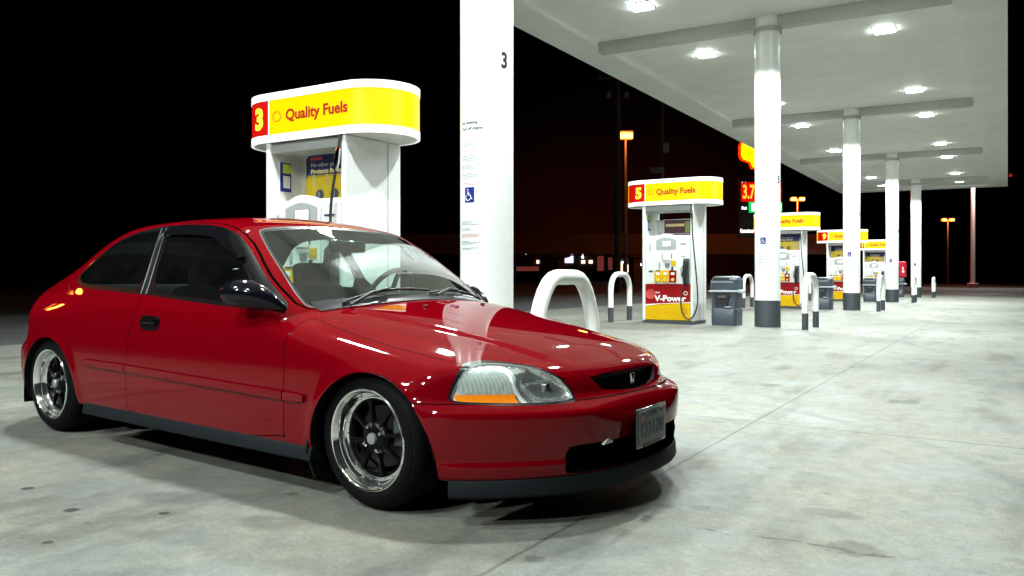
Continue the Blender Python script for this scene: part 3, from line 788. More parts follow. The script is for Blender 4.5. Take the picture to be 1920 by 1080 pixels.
def street_lamp(p, label, twin=False, power=2500, head=(1.0, .42), hz=0):
    o = empty('street_lamp', (p.x, p.y, gz(p.x)), 0, label, 'street lamp', 'orange street lamps in the distance')
    h = p.z - gz(p.x)
    mb = MB(); mb.cyl((0, 0, -.2), (0, 0, h - .15), .15, M_POLE, 14, .08); mb.cyl((0, 0, 0), (0, 0, .5), .24, M_POLE, 14); mb.build('pole', o)
    xs = (-.42 * head[0], .42 * head[0]) if twin else (0,)
    for q_ in xs:
        w = head[0] * (.42 if twin else .9)
        mb = MB(); mb.box((q_, 0, .02 + h), (w + .16, .5, .10), M_POLE, bev=.03); mb.box((q_, 0, h - head[1] * .42), (w + .12, .46, head[1] * .75), M_SODH, bev=.10)
        hd = mb.build('lamp_head', o)
        mb = MB(); mb.box((q_, 0, h - head[1] * .42), (w + .06, .54, head[1] * .62), M_SOD, bev=.10); mb.build('lit_bulb', hd)
    ld = bpy.data.lights.new('sodium_light', 'POINT'); ld.energy = power; ld.color = (1, .20, .025); ld.shadow_soft_size = .4
    lo = bpy.data.objects.new('sodium_light', ld); COL.objects.link(lo); lo.parent = o; lo.location = (0, -1.3, h - .5)
    return o
street_lamp(px(1173, 248, 60), 'brightest orange street lamp on a tall pole beside the dark utility pole', power=700, head=(1.05, .66))
street_lamp(px(1495, 371, 90), 'twin-headed orange street lamp above the third pump', True, 3000, (1.15, .42))
street_lamp(px(1777, 410, 130), 'small far twin-headed orange street lamp right of the canopy columns', True, 1500, (1.5, .5))
# one lamp standing off to the left, seen mirrored in the car's rear side glass
street_lamp(Vector((-27.6, 17.9, 10.4)), 'orange street lamp by the road outside the left edge of the frame', power=420, head=(1.3, .9))

# white area-light pole at the right
p = px(1824, 535, 85)
o = empty('light_pole', (p.x, p.y, gz(p.x)), 0, 'tall white light pole on a round base, right of the canopy columns', 'light pole')
mb = MB(); mb.cyl((0, 0, .1), (0, 0, 13), .23, mat('pale_pole', (.62, .50, .48), .5), 18, .20); mb.build('pole', o)
mb = MB(); mb.lathe([(.01, -.3), (.55, -.3), (.55, .45), (.5, .5), (.01, .5)], mat('pole_base', (.3, .16, .15), .8), 24); mb.build('concrete_base', o)
mb = MB(); mb.box((0, -.6, 13.05), (.5, 1.2, .16), M_POLE, bev=.03); mb.box((0, -.7, 12.95), (.4, .8, .05), M_LENS); mb.build('lamp_head', o)
ld = bpy.data.lights.new('pole_light', 'SPOT'); ld.energy = 9000; ld.color = (1, .93, .9); ld.spot_size = R(150); ld.shadow_soft_size = .3
lo = bpy.data.objects.new('pole_light', ld); COL.objects.link(lo); lo.parent = o; lo.location = (0, -1.0, 12.85)

# dark utility pole
p = px(1158, 525, 46)
o = empty('utility_pole', (p.x, p.y, gz(p.x)), 0, 'thick dark wooden utility pole just left of the bright orange lamp', 'utility pole')
mb = MB(); mb.cyl((0, 0, -.3), (0, 0, 13.5), .19, M_WOOD, 14, .15); mb.build('pole', o)
mb = MB(); mb.box((0, 0, 12.2), (2.2, .1, .12), M_WOOD); mb.build('cross_arm', o)
for x_ in (-.55, .45):
    mb = MB(); mb.lathe([(.02, 0), (.13, .02), (.14, .32), (.05, .36), (.01, .36)], M_POLE, 12, Matrix.Translation((x_, -.2, 11.0))); mb.build('transformer', o)
p = px(1242, 520, 52)
o = empty('utility_pole', (p.x, p.y, gz(p.x)), 0, 'thin dim utility pole with grey boxes, above the number 5 pump sign', 'utility pole')
mb = MB(); mb.cyl((0, 0, -.3), (0, 0, 13.5), .11, M_WOOD, 12, .09); mb.build('pole', o)
mb = MB(); mb.box((.18, -.15, EYE + (516 - 275) / 1519.2 * 52), (.38, .3, .62), M_POLE, bev=.03); mb.build('meter_box', o)
mb = MB(); mb.box((-.35, -.15, EYE + (516 - 317) / 1519.2 * 52), (.85, .4, .34), M_POLE, bev=.03); mb.box((-.02, -.15, EYE + (516 - 324) / 1519.2 * 52), (.12, .12, .5), M_POLE); mb.build('lamp_housing', o)

# price sign
p = px(1427, 520, 55)
o = empty('price_sign', (p.x, p.y, gz(p.x)), 0, 'tall price sign with yellow emblem and red 3.76 digits, half behind column 5', 'price sign')
gx = p.x
def sz(y_): return EYE + (516 - y_) / 1519.2 * 55 - gz(gx)
def sx(x_): return (x_ - 1427) / 1519.2 * 55
M_SIGNBK = mat('sign_cabinet', (.02, .02, .022), .5)
M_EY = mat('emblem_yellow', (.9, .6, 0), .4, emit=(1, .68, .0), es=2.2)
M_ER = mat('emblem_red', (.6, .02, .0), .4, emit=(1, .03, .0), es=1.3)
M_LED = mat('red_digits', (.5, .05, .0), .4, emit=(1, .30, .02), es=2.2)
M_LEDB = mat('red_digit_field', (.3, .0, .0), .4, emit=(.8, .004, .0), es=.8)
M_GRN = mat('green_field', (.0, .3, .05), .4, emit=(.0, .6, .10), es=1)
M_WGL = mat('white_glow', (.8, .8, .8), .4, emit=(1, 1, .95), es=2.5)
mb = MB(); mb.box((0, .2, sz(440) / 2), (.5, .4, sz(440)), M_SIGNBK); mb.box((0, .25, (sz(330) + sz(445)) / 2), (3.0, .4, sz(330) - sz(445)), M_SIGNBK, bev=.03); mb.box((0, .2, sz(330)), (.4, .3, 1.2), M_SIGNBK); mb.build('cabinet', o)
def pecten(r):
    P = []
    for i in range(9):
        t0 = R(205 - 230 * i / 9); t1 = R(205 - 230 * (i + 1) / 9)
        for q_ in range(4):
            t = t0 + (t1 - t0) * q_ / 4; b_ = 1 + .035 * math.sin(math.pi * q_ / 4)
            P.append((r * b_ * math.cos(t), r * b_ * math.sin(t)))
    P += [(r * .55, -r * .55), (r * .45, -r * .82), (-r * .45, -r * .82), (-r * .55, -r * .55)]
    return P
mt = Matrix.Translation((0, 0, sz(283))) @ RXY
mb = MB(); mb.prism(pecten(1.50), -.12, .1, M_ER, mt); em = mb.build('emblem', o, smooth=0)
mb = MB(); mb.prism(pecten(1.36), .1, .14, M_EY, mt)
mb.build('emblem_face', em, smooth=0)
mb = MB()
for i in range(-3, 4):
    t = R(90 + i * 26); mb.cyl((.12 * i, -.145, sz(283) - .85), (1.25 * math.cos(t), -.145, sz(283) + 1.2 * math.sin(t)), .028, M_ER, 6)
mb.build('ribs', em)
mb = MB(); mb.box((0, .02, sz(360)), (2.7, .06, sz(343) - sz(379)), M_LEDB); db = mb.build('digit_panel', o)
f0 = flat_front(sx(1392), sz(361), -.02)
put_text('price', '3.76', 1.30, M_LED, db, f0, bold=.03, sx=.52)
mb = MB(); mb.box((.30, .02, sz(388.5)), (2.25, .06, sz(379) - sz(399)), M_GRN); gb = mb.build('diesel_panel', o)
mb = MB(); mb.box((.35, -.02, sz(388.5)), (2.0, .04, .5), M_WGL, bev=.01); mb.build('diesel_price', gb)
put_text('lettering', 'Regular', .24, M_WGL, o, flat_front(sx(1391), sz(344), -.0), bold=.012, sx=.5)
put_text('lettering', 'Diesel', .24, M_WGL, o, flat_front(sx(1391), sz(390), .04), bold=.012, sx=.55)
mb = MB(); mb.box((0, .05, sz(433)), (2.6, .06, .5), M_SIGNBK); bp_ = mb.build('lower_panel', o)
put_text('lettering', 'Convenience', .34, M_WGL, bp_, flat_front(sx(1388), sz(433), -.0), bold=.012, sx=.5)
mb = MB(); mb.lathe([(.0001, .02), (.26, .02), (.28, 0)], M_ER, 16, Matrix.Translation((sx(1421), 0, sz(433))) @ RXY); mb.build('round_mark', bp_)

# shops under and beyond the overpass
def lit(name, x0, y0, x1, y1, D, m, par, off):
    a, b = px(x0, y0, D), px(x1, y1, D)
    mb = MB(); mb.box(((a.x + b.x) / 2 - off[0], D - .08 - off[1], (a.z + b.z) / 2 - off[2]), (abs(b.x - a.x), .1, abs(a.z - b.z)), m)
    return mb.build(name, par)
M_WIN1 = mat('lit_window_lilac', (.5, .5, .6), .5, emit=(.72, .62, .95), es=1.5)
M_WIN2 = mat('lit_window_warm', (.6, .5, .4), .5, emit=(1, .62, .45), es=2.2)
M_WIN3 = mat('dim_window', (.2, .1, .1), .5, emit=(.30, .06, .05), es=.35)
M_WINW = mat('lit_white', (.8, .8, .8), .5, emit=(1, .93, .95), es=6)
M_PURP = mat('lit_purple', (.4, .2, .8), .5, emit=(.35, .12, 1), es=1.2)
D = 150
sh = empty('shop_building', (10, D, 0), 0, 'low dark shop with a pale lilac lit window, under the overpass', 'building')
off = (10, D, 0)
mb = MB(); mb.box((-3, 5, 2.0), (26, 9.8, 5.0), M_DARKB); mb.build('wall', sh)
mb = MB(); mb.box((-3, 5, 4.65), (27, 10.6, .3), M_DARKB); mb.build('roof', sh)
lit('window', 1059, 476, 1075, 493, D, M_WIN1, sh, off); w_ = lit('window', 1090, 488, 1097, 494, D, M_WIN2, sh, off); lit('window', 1104, 488, 1111, 494, D, M_WIN2, sh, off)
lit('window', 1120, 480, 1132, 508, D, M_WIN3, sh, off); lit('window', 1140, 483, 1148, 506, D, M_WIN3, sh, off)
lit('window', 968, 500, 1010, 508, D, M_WIN3, sh, off); lit('window', 1006, 488, 1011, 494, D, M_WIN2, sh, off)
lit('lamp', 1091, 476, 1094, 484, D, M_WINW, sh, off); lit('lamp', 985, 474, 987, 477, D, M_WINW, sh, off)
D = 140
s2 = empty('shop_building', (22, D, 0), 0, 'shop with a round white sign and bright windows, left of the second pump', 'building')
off = (22, D, 0)
mb = MB(); mb.box((1, 5, 1.9), (8.4, 9.8, 5.4), M_DARKB); mb.build('wall', s2)
mb = MB(); mb.box((1, 5, 4.7), (9, 10.4, .3), M_DARKB); mb.build('roof', s2)
for a in ((1163, 493, 1167, 511), (1173, 496, 1178, 511), (1180, 495, 1184, 511), (1186, 499, 1192, 511)): lit('window', *a, D, M_WIN2, s2, off)
lit('lamp', 1165, 490, 1168, 494, D, M_WINW, s2, off); lit('lamp', 1186, 489, 1197, 497, D, M_WINW, s2, off); lit('lamp', 1198, 494, 1202, 498, D, M_WINW, s2, off)
c_ = px(1177, 476, D)
mb = MB(); mb.lathe([(.0001, .06), (.55, .06), (.6, 0), (.0001, 0)], M_WINW, 18, Matrix.Translation((c_.x - off[0], -.06, c_.z)) @ RXY); mb.build('round_sign', s2)
lit('neon_sign', 1161, 470, 1168, 473, D, M_PURP, s2, off)
# a car waiting on the road with its headlights on
p = px(1043, 516, 100)
cr = empty('distant_car', (p.x, p.y, gz(p.x)), 0, 'dark car far off on the road with its headlights glaring', 'car')
mb = MB(); P = [(-2.1, .35), (-2.1, .8), (-1.7, .95), (-1.1, 1.0), (-.5, 1.4), (.7, 1.4), (1.3, .98), (2.0, .85), (2.1, .35)]
mb.prism(P, -.8, .8, mat('far_car_paint', (.03, .03, .04), .3, coat=.5), RXY); mb.build('body', cr)
for x_ in (-1.3, 1.3):
    mb = MB(); mb.cyl((x_, -.85, .33), (x_, .85, .33), .33, M_BLACK, 20); mb.build('wheel', cr)
mb = MB(); a_ = px(1038, 489, 100); mb.box((-.1, -.86, .72), (.6, .06, .18), M_WINW); mb.build('headlight', cr)
cr.location.z += px(1043, 492, 100).z - .72 - gz(p.x) - .02 if False else 0
# tiny red marker lamp at the canopy's far right corner
p = W(ER + .12, A1 - 2.0, SOFFIT + .25)
o = empty('marker_lamp', p, 0, 'tiny red lamp on the far right corner of the canopy fascia', 'lamp')
mb = MB(); mb.lathe([(.001, .0), (.06, .0), (.08, .06), (.05, .14), (.001, .16)], mat('marker_red', (.5, .02, .02), .4, emit=(1, .05, .05), es=.2), 12, Matrix.Translation((0, 0, -.05))); mb.build('bulb', o)
# ------------------------------------------------------------------ the car
YAW = .6255
car = empty('hatchback_car', (0, 0, 0), 0, 'glossy red two-door hatchback with deep chrome-lipped wheels, lowered, parked in front of the pumps', 'car')
_cx, _cy = -.107, 3.853
car.matrix_world = Matrix.Translation((_cx, _cy, gz(_cx))) @ Matrix.Rotation(math.atan(SLOPE), 4, 'Y') @ Matrix.Rotation(-YAW, 4, 'Z')
def spl(xs,ys):
    xs=np.array(xs,float); ys=np.array(ys,float)
    if xs[0]>xs[-1]: xs=xs[::-1]; ys=ys[::-1]
    h=np.diff(xs); d=np.diff(ys)/h
    m=np.zeros_like(xs); m[0]=d[0]; m[-1]=d[-1]
    for i in range(1,len(xs)-1):
        if d[i-1]*d[i]>0:
            w1=2*h[i]+h[i-1]; w2=h[i]+2*h[i-1]
            m[i]=(w1+w2)/(w1/d[i-1]+w2/d[i])
    def f(x):
        x=np.clip(x,xs[0],xs[-1]); i=np.clip(np.searchsorted(xs,x)-1,0,len(h)-1)
        t=(x-xs[i])/h[i]; t2=t*t; t3=t2*t
        return (2*t3-3*t2+1)*ys[i]+(t3-2*t2+t)*h[i]*m[i]+(-2*t3+3*t2)*ys[i+1]+(t3-t2)*h[i]*m[i+1]
    return f
def sstep(t): t=np.clip(t,0,1); return t*t*(3-2*t)
def smax(a,b,k):
    h=np.maximum(k-np.abs(a-b),0)/k
    return np.maximum(a,b)+h*h*k*.25
Wf=spl([-3.5,-3.3,-3.1,-2.9,-2.62,-2.2,-1.2,-.4,0,.3,.5,.7,.9],[.68,.75,.80,.826,.843,.849,.853,.85,.846,.842,.822,.785,.73])
Bf=spl([-3.5,-3.2,-3.0,-2.7,-2.3,-1.8,-1.3,-.9,-.6,-.4,0,.5,.9],[.56,.65,.69,.735,.765,.785,.79,.788,.775,.765,.755,.72,.6])
ARCH=[(0.045,.222,.333),(-2.565,.222,.338)]
def Ys(x,z):
    x,z=np.broadcast_arrays(x,z)
    W=Wf(x); B=Bf(x)
    zk=[.10,.20,.30,.42,.58,.68,.75,.81,1.05,1.32]
    yk=[W-.05,W-.022,W-.008,W,W-.004,W-.018,.45*(W-.03)+.55*(B+.022),B,B-.112,B-.27]
    m=[]
    for i in range(len(zk)):
        if i==0: m.append((yk[1]-yk[0])/(zk[1]-zk[0]))
        elif i==len(zk)-1: m.append((yk[-1]-yk[-2])/(zk[-1]-zk[-2]))
        else:
            a=(yk[i]-yk[i-1])/(zk[i]-zk[i-1]); b=(yk[i+1]-yk[i])/(zk[i+1]-zk[i]); m.append(.5*(a+b))
    r=np.array(yk[0]+0*z)
    for i in range(len(zk)-1):
        h=zk[i+1]-zk[i]; s=(z>=zk[i])&(z<=zk[i+1]) if i<len(zk)-2 else (z>=zk[i])
        t=np.clip((z-zk[i])/h,0,1.2); t2=t*t;t3=t2*t
        v=(2*t3-3*t2+1)*yk[i]+(t3-2*t2+t)*h*m[i]+(-2*t3+3*t2)*yk[i+1]+(t3-t2)*h*m[i+1]
        r=np.where(s,v,r)
    for (ax,az,ar) in ARCH:
        d=np.hypot(x-ax,z-az)-ar
        r=r+.010*np.exp(-(d/.035)**2)*sstep((z-.18)/.1)
    return r
Zc=spl([-3.6,-3.38,-3.28,-3.19,-3.05,-2.89,-2.69,-2.52,-2.37,-2.22,-2.0,-1.7,-1.4,-1.22,-1.11,-1.055,-1.03,-.68,-.41,-.385,-.35,-.2,0,.2,.4,.55,.65,.70,.74,.80,.9],
       [.50,.66,.79,.865,.917,.968,1.045,1.13,1.19,1.227,1.247,1.257,1.252,1.233,1.212,1.194,1.180,.982,.823,.810,.803,.778,.742,.703,.660,.622,.592,.570,.540,.45,.25])
Cf=spl([-3.5,-2.6,-2.2,-1.6,-1.0,-.385,0,.4,.9],[-.25,-.25,-.08,0,.13,.325,.15,0,0])
Kr=spl([-3.5,-2.6,-1.8,-1.25,-1.02,-.4,0,.6],[.09,.09,.12,.11,.08,.06,.09,.10])
def Zt(x,y):
    xe=x+Cf(x)*y*y
    z=Zc(xe)-Kr(x)*y*y-.10*y**4
    yc=np.interp(x,[-.4,.6],[.52,.37])
    z=z+.011*sstep((yc+.02-np.abs(y))/.045)*sstep((x+.42)/.1)*sstep((.66-x)/.15)
    return z
xf=spl([.05,.12,.2,.235,.25,.3,.39,.415,.428,.437,.446,.455,.466,.480,.51,.55,.61,.70,.8],[.77,.80,.826,.832,.826,.834,.843,.843,.838,.826,.808,.789,.770,.757,.748,.735,.698,.60,.45])
def Xf(y,z):
    n=np.abs(y)/.85
    return xf(z)-.476*n**2.73
xr=spl([.1,.2,.3,.42,.47,.50,.52,.6,.75,.85,.95,1.3],[-3.20,-3.26,-3.305,-3.32,-3.31,-3.28,-3.24,-3.215,-3.215,-3.21,-3.20,-3.1])
def Xr(y,z): return xr(z)+.36*(np.abs(y)/.85)**3.2
Zb=spl([-3.5,-2.9,-2.2,-.3,.35,.9],[.20,.20,.20,.20,.178,.178])
kst=spl([-3.4,-2.2,-1.2,-.7,-.3,.2,.8],[.10,.09,.09,.05,.08,.11,.08])
def Fn(x,y,z,Y=None,Zz=None,X1=None,X2=None):
    a=np.abs(y)-(Ys(x,z) if Y is None else Y)
    b=(z-(Zt(x,y) if Zz is None else Zz))*.9
    f=smax(a,b,kst(x))
    f=smax(f,x-(Xf(y,z) if X1 is None else X1),.045)
    f=smax(f,(Xr(y,z) if X2 is None else X2)-x,.06)
    f=smax(f,Zb(x)-z,.02)
    return f
def grad(P,h=1e-4):
    x,y,z=P.T
    g=np.stack([Fn(x+h,y,z)-Fn(x-h,y,z),Fn(x,y+h,z)-Fn(x,y-h,z),Fn(x,y,z+h)-Fn(x,y,z-h)],1)/(2*h)
    return g
def paint_mat():
    m = mat('red_car_paint', (.138, .0004, .0034), .5, coat=.85, coat_ior=1.38, var=.02, scale=3, spec=0, inside=(.012, .012, .013), coat_rough=.02)
    return m
M_PAINT = paint_mat()
M_GAP = mat('panel_gap', (.003, .0015, .0015), .9, spec=0)
M_TRIMB = mat('black_window_trim', (.004, .004, .005), .35, spec=.12)
M_VISOR = mat('smoked_visor', (.004, .004, .005), .08, spec=.25)
M_PILLAR = mat('gloss_pillar', (.02, .02, .022), .08, coat=1)
M_GLASS = glass_mat('window_glass', (.80, .88, .85), haze=.01)
M_WSH = glass_mat('windscreen_glass', (.74, .95, .88), haze=.02, f0=.15)
glass_mat('ribbed_glass', (.9, .93, .92), haze=1.0)
M_CLEAR = glass_mat('lamp_glass', (.93, .95, .95), haze=.03)
M_PLAST = mat('textured_black_plastic', (.0045, .0075, .0095), .65, spec=.2, bump=.15, scale=120)
M_TYRE = mat('tyre_rubber', (.0025, .0025, .003), .75, var=.2, scale=30, spec=.12)
M_CLOTH = mat('seat_cloth', (.005, .005, .006), .95, spec=.1, scale=80)
M_DASH = mat('dashboard_vinyl', (.018, .019, .02), .7, spec=.25)
M_AMBER = mat('amber_lens', (.85, .22, .0), .2, emit=(1, .28, .0), es=.25, coat=.5)
M_WHB = mat('wheel_black', (.0025, .0025, .003), .3, spec=.12)
M_LIPC = mat('polished_lip', (.95, .95, .95), .075, .97, var=.02)

# --- skin: surface nets on the implicit body, then pulled exactly onto it
def build_skin():
    h = .0135
    xs = np.arange(-3.46, .96, h); ys = np.arange(-33 * 2 - .5, 67, 1) * h; zs = np.arange(.10, 1.30, h)
    Yg = Ys(xs[:, None], zs[None, :])[:, None, :]
    Zg = Zt(xs[:, None], ys[None, :])[:, :, None]
    X1 = Xf(ys[:, None], zs[None, :])[None]; X2 = Xr(ys[:, None], zs[None, :])[None]
    F = Fn(xs[:, None, None], ys[None, :, None], zs[None, None, :], Yg, Zg, X1, X2)
    S = F < 0
    act = np.zeros((len(xs) - 1, len(ys) - 1, len(zs) - 1), np.int8)
    for a in (0, 1):
        for b in (0, 1):
            for c in (0, 1): act += S[a:len(xs) - 1 + a, b:len(ys) - 1 + b, c:len(zs) - 1 + c]
    m = (act > 0) & (act < 8)
    idx = -np.ones(act.shape, np.int64); I = np.argwhere(m); idx[m] = np.arange(len(I))
    acc = np.zeros((len(I), 3)); cnt = np.zeros(len(I))
    off = [(a, b, c) for a in (0, 1) for b in (0, 1) for c in (0, 1)]
    for p in off:
        for ax in range(3):
            if p[ax]: continue
            q_ = list(p); q_[ax] = 1
            f0 = F[I[:, 0] + p[0], I[:, 1] + p[1], I[:, 2] + p[2]]; f1 = F[I[:, 0] + q_[0], I[:, 1] + q_[1], I[:, 2] + q_[2]]
            s_ = (f0 < 0) != (f1 < 0); t = np.where(s_, f0 / np.where(s_, f0 - f1, 1), 0)
            pos = I + np.array(p); pos = pos.astype(float); pos[:, ax] += t
            acc[s_] += pos[s_]; cnt[s_] += 1
    P = acc / cnt[:, None] * h + np.array([xs[0], ys[0], zs[0]])
    for _ in range(4):
        g = grad(P); f = Fn(*P.T); d = -(f / np.maximum((g * g).sum(1), .3))[:, None] * g
        P = P + np.clip(d, -h * .4, h * .4)
    Fs = []
    for ax in range(3):
        o1, o2 = [(1, 2), (2, 0), (0, 1)][ax]
        A = np.take(S, range(S.shape[ax] - 1), ax); B = np.take(S, range(1, S.shape[ax]), ax)
        E = np.argwhere(A != B)
        ok = (E[:, o1] > 0) & (E[:, o2] > 0) & (E[:, o1] < S.shape[o1] - 1) & (E[:, o2] < S.shape[o2] - 1)
        E = E[ok]; sgn = A[tuple(E.T)]
        def cell(d1, d2):
            c = E.copy(); c[:, o1] += d1; c[:, o2] += d2; return idx[tuple(c.T)]
        q_ = np.stack([cell(-1, -1), cell(0, -1), cell(0, 0), cell(-1, 0)], 1)
        q_[~sgn] = q_[~sgn][:, ::-1]
        Fs.append(q_)
    return P, [tuple(int(v) for v in f) for f in np.concatenate(Fs)]

def smooth_poly(P, it=2):
    P = np.array(P, float)
    for _ in range(it):
        Q = np.roll(P, -1, 0); P = np.stack([.8 * P + .2 * Q, .2 * P + .8 * Q], 1).reshape(-1, 2)
    return P
def sdf(P, poly):
    d = np.full(len(P), 9.9); lo, hi = poly.min(0) - .06, poly.max(0) + .06
    near = ((P > lo) & (P < hi)).all(1); Q = P[near]
    if not len(Q): return d
    best = np.full(len(Q), 9.9); ins = np.zeros(len(Q), bool)
    A = poly; B = np.roll(poly, -1, 0)
    for a, b in zip(A, B):
        ab = b - a; t = np.clip(((Q - a) @ ab) / max(ab @ ab, 1e-12), 0, 1)
        dd = np.hypot(*(Q - a - t[:, None] * ab).T); best = np.minimum(best, dd)
        c = ((a[1] > Q[:, 1]) != (b[1] > Q[:, 1]))
        if a[1] != b[1]: ins ^= c & (Q[:, 0] < (b[0] - a[0]) * (Q[:, 1] - a[1]) / (b[1] - a[1]) + a[0])
    d[near] = np.where(ins, -best, best)
    return d
class Skin:
    def __init__(s, V, F):
        s.V = V; s.F = F; s.L = ['body'] * len(F)
    def cen(s):
        return np.array([s.V[list(f)].mean(0) for f in s.F])
    def op(s, fn, cond, label, allow=None, shift=0.0):
        """fn(V)->signed distance (inside negative); cond(V)->bool mask"""
        V = s.V; d = fn(V) + shift; cm = cond(V)
        d = np.where(np.abs(d) < 1e-5, 1e-5, d)
        neg = d < 0
        newV = []; ed = {}; nb = len(V); F2 = []; L2 = []
        for f, lb in zip(s.F, s.L):
            ng = [neg[i] for i in f]
            if (all(ng) or not any(ng)) or not all(cm[i] for i in f): F2.append(f); L2.append(lb); continue
            a, b = [], []
            n = len(f)
            for i in range(n):
                u, v = f[i], f[(i + 1) % n]
                (a if neg[u] else b).append(u)
                if neg[u] != neg[v]:
                    k = (u, v) if u < v else (v, u)
                    if k not in ed:
                        t = d[k[0]] / (d[k[0]] - d[k[1]]); t = min(max(t, .02), .98)
                        ed[k] = nb + len(newV); newV.append(V[k[0]] * (1 - t) + V[k[1]] * t)
                    a.append(ed[k]); b.append(ed[k])
            for q_ in (a, b):
                if len(q_) >= 3: F2.append(tuple(q_)); L2.append(lb)
        # stitch neighbours outside the mask
        if ed:
            for j, f in enumerate(F2):
                out = []; ch = False; n = len(f)
                for i in range(n):
                    u, v = f[i], f[(i + 1) % n]; out.append(u); k = (u, v) if u < v else (v, u)
                    if k in ed: out.append(ed[k]); ch = True
                if ch: F2[j] = tuple(out)
        s.V = np.concatenate([V, np.array(newV)]) if newV else V
        s.F, s.L = F2, L2
        C_ = s.cen(); dc = fn(C_) + shift; cc = cond(C_)
        for j in np.nonzero((dc < 0) & cc)[0]:
            if allow is None or s.L[j] in allow: s.L[j] = label
side = lambda P: np.stack([P[:, 0], P[:, 2]], 1)
front = lambda P: np.stack([P[:, 1], P[:, 2]], 1)
frontabs = lambda P: np.stack([np.abs(P[:, 1]), P[:, 2]], 1)
topabs = lambda P: np.stack([P[:, 0], np.abs(P[:, 1])], 1)
V0, F0 = build_skin()
sk = Skin(V0, F0)
is_side = lambda P: (np.abs(P[:, 1]) > .42)
def poly_op(poly, proj, cond, label, allow=None, it=2, shift=0):
    pp = smooth_poly(poly, it) if it else np.array(poly, float)
    sk.op(lambda P: sdf(proj(P), pp), cond, label, allow, shift); return pp
# wheel arches
for ax, az, ar in ARCH:
    sk.op(lambda P: np.hypot(P[:, 0] - ax, P[:, 2] - az) - ar, is_side, 'CUT')
    sk.op(lambda P: np.maximum(np.abs(P[:, 0] - ax) - ar, P[:, 2] - az), is_side, 'CUT')
    sk.op(lambda P: np.maximum(np.maximum(np.abs(P[:, 0] - ax) - ar + .02, P[:, 2] - .25), .40 - np.abs(P[:, 1])), lambda P: P[:, 2] < .26, 'CUT')
# windows
DLO = [(-1.82, 1.196), (-1.724, 1.193), (-1.474, 1.187), (-1.251, 1.169), (-1.10, 1.130), (-.975, 1.06), (-.87, .990), (-.735, .892), (-.575, .778), (-.64, .768), (-1.019, .787), (-1.339, .804), (-1.622, .821), (-2.052, .835), (-2.287, .843), (-2.424, .855), (-2.50, .885), (-2.49, .925), (-2.434, .965), (-2.357, 1.022), (-2.223, 1.118), (-2.08, 1.165), (-1.95, 1.185)]
up = lambda P: (np.abs(P[:, 1]) > .42) & (P[:, 2] > .72)
dl = poly_op(DLO, side, up, 'window_trim', it=1)
GD = [(-1.70, 1.17), (-1.474, 1.165), (-1.251, 1.145), (-1.11, 1.108), (-.985, 1.035), (-.88, .962), (-.75, .868), (-.655, .79), (-1.019, .807), (-1.339, .824), (-1.60, .838)]
GQ = [(-1.89, 1.165), (-1.80, 1.168), (-1.70, .845), (-2.052, .858), (-2.287, .866), (-2.41, .876), (-2.475, .90), (-2.468, .93), (-2.42, .963), (-2.346, 1.020), (-2.216, 1.110), (-2.07, 1.155)]
poly_op(GD, side, up, 'door_glass', it=1)
poly_op(GQ, side, up, 'quarter_glass', it=1)
BP = [(-1.80, 1.185), (-1.752, 1.185), (-1.625, .825), (-1.675, .825)]
poly_op(BP, side, up, 'pillar', allow=('window_trim',), it=0)
ws = [(0, .818), (.2, .815), (.38, .803), (.55, .788), (.648, .782), (.642, .847), (.616, .944), (.581, 1.047), (.54, 1.13), (.515, 1.160), (.35, 1.182), (0, 1.194)]
ws = ws + [(-y, z) for y, z in ws[-2:0:-1]]
wcond = lambda P: (P[:, 0] > -1.35) & (P[:, 0] < -.25)
poly_op(ws, front, wcond, 'wsh_seal', it=1)
wsp = smooth_poly(ws, 1)
sk.op(lambda P: sdf(front(P), wsp), wcond, 'wsh_frit', shift=.004, allow=('wsh_seal',))
sk.op(lambda P: sdf(front(P), wsp), wcond, 'windscreen', shift=.015, allow=('wsh_frit',))
hg = [(0, .93), (.50, .93), (.60, .95), (.56, 1.06), (.50, 1.15), (0, 1.17)]; hg = hg + [(-y, z) for y, z in hg[-2:0:-1]]
hcond = lambda P: P[:, 0] < -2.0
poly_op(hg, front, hcond, 'window_trim', it=1)
hgp = smooth_poly(hg, 1); sk.op(lambda P: sdf(front(P), hgp), hcond, 'hatch_glass', shift=.03)
# headlights, grille, intake, tail lamps
fc = lambda P: P[:, 0] > .25
HL = [(.775, .475), (.760, .520), (.742, .555), (.712, .585), (.668, .602), (.60, .610), (.54, .604), (.476, .588), (.432, .555), (.395, .505), (.385, .470), (.41, .456), (.50, .452), (.653, .455), (.76, .461)]
hlp = smooth_poly(HL, 2)
sk.op(lambda P: sdf(frontabs(P), hlp), fc, 'lamp_seal')
sk.op(lambda P: sdf(frontabs(P), hlp), fc, 'lens', shift=.008, allow=('lamp_seal',))
sk.op(lambda P: np.abs(P[:, 1]) - .585 + .30 * (P[:, 2] - .53), fc, 'lens_in', allow=('lens',))
GR = [(-.285, .538), (-.13, .540), (0, .541), (.13, .540), (.285, .538), (.232, .486), (.12, .473), (0, .468), (-.12, .473), (-.232, .486)]
poly_op(GR, front, fc, 'grille', it=0)
IN = [(-.480, .292), (-.44, .302), (.44, .302), (.480, .292), (.488, .198), (.43, .190), (-.43, .190), (-.488, .198)]
poly_op(IN, front, fc, 'intake', it=1)
TLp = smooth_poly([(.50, .62), (.50, .79), (.78, .80), (.80, .62)], 1)
sk.op(lambda P: sdf(frontabs(P), TLp), lambda P: P[:, 0] < -3.0, 'tail', allow=('body',))
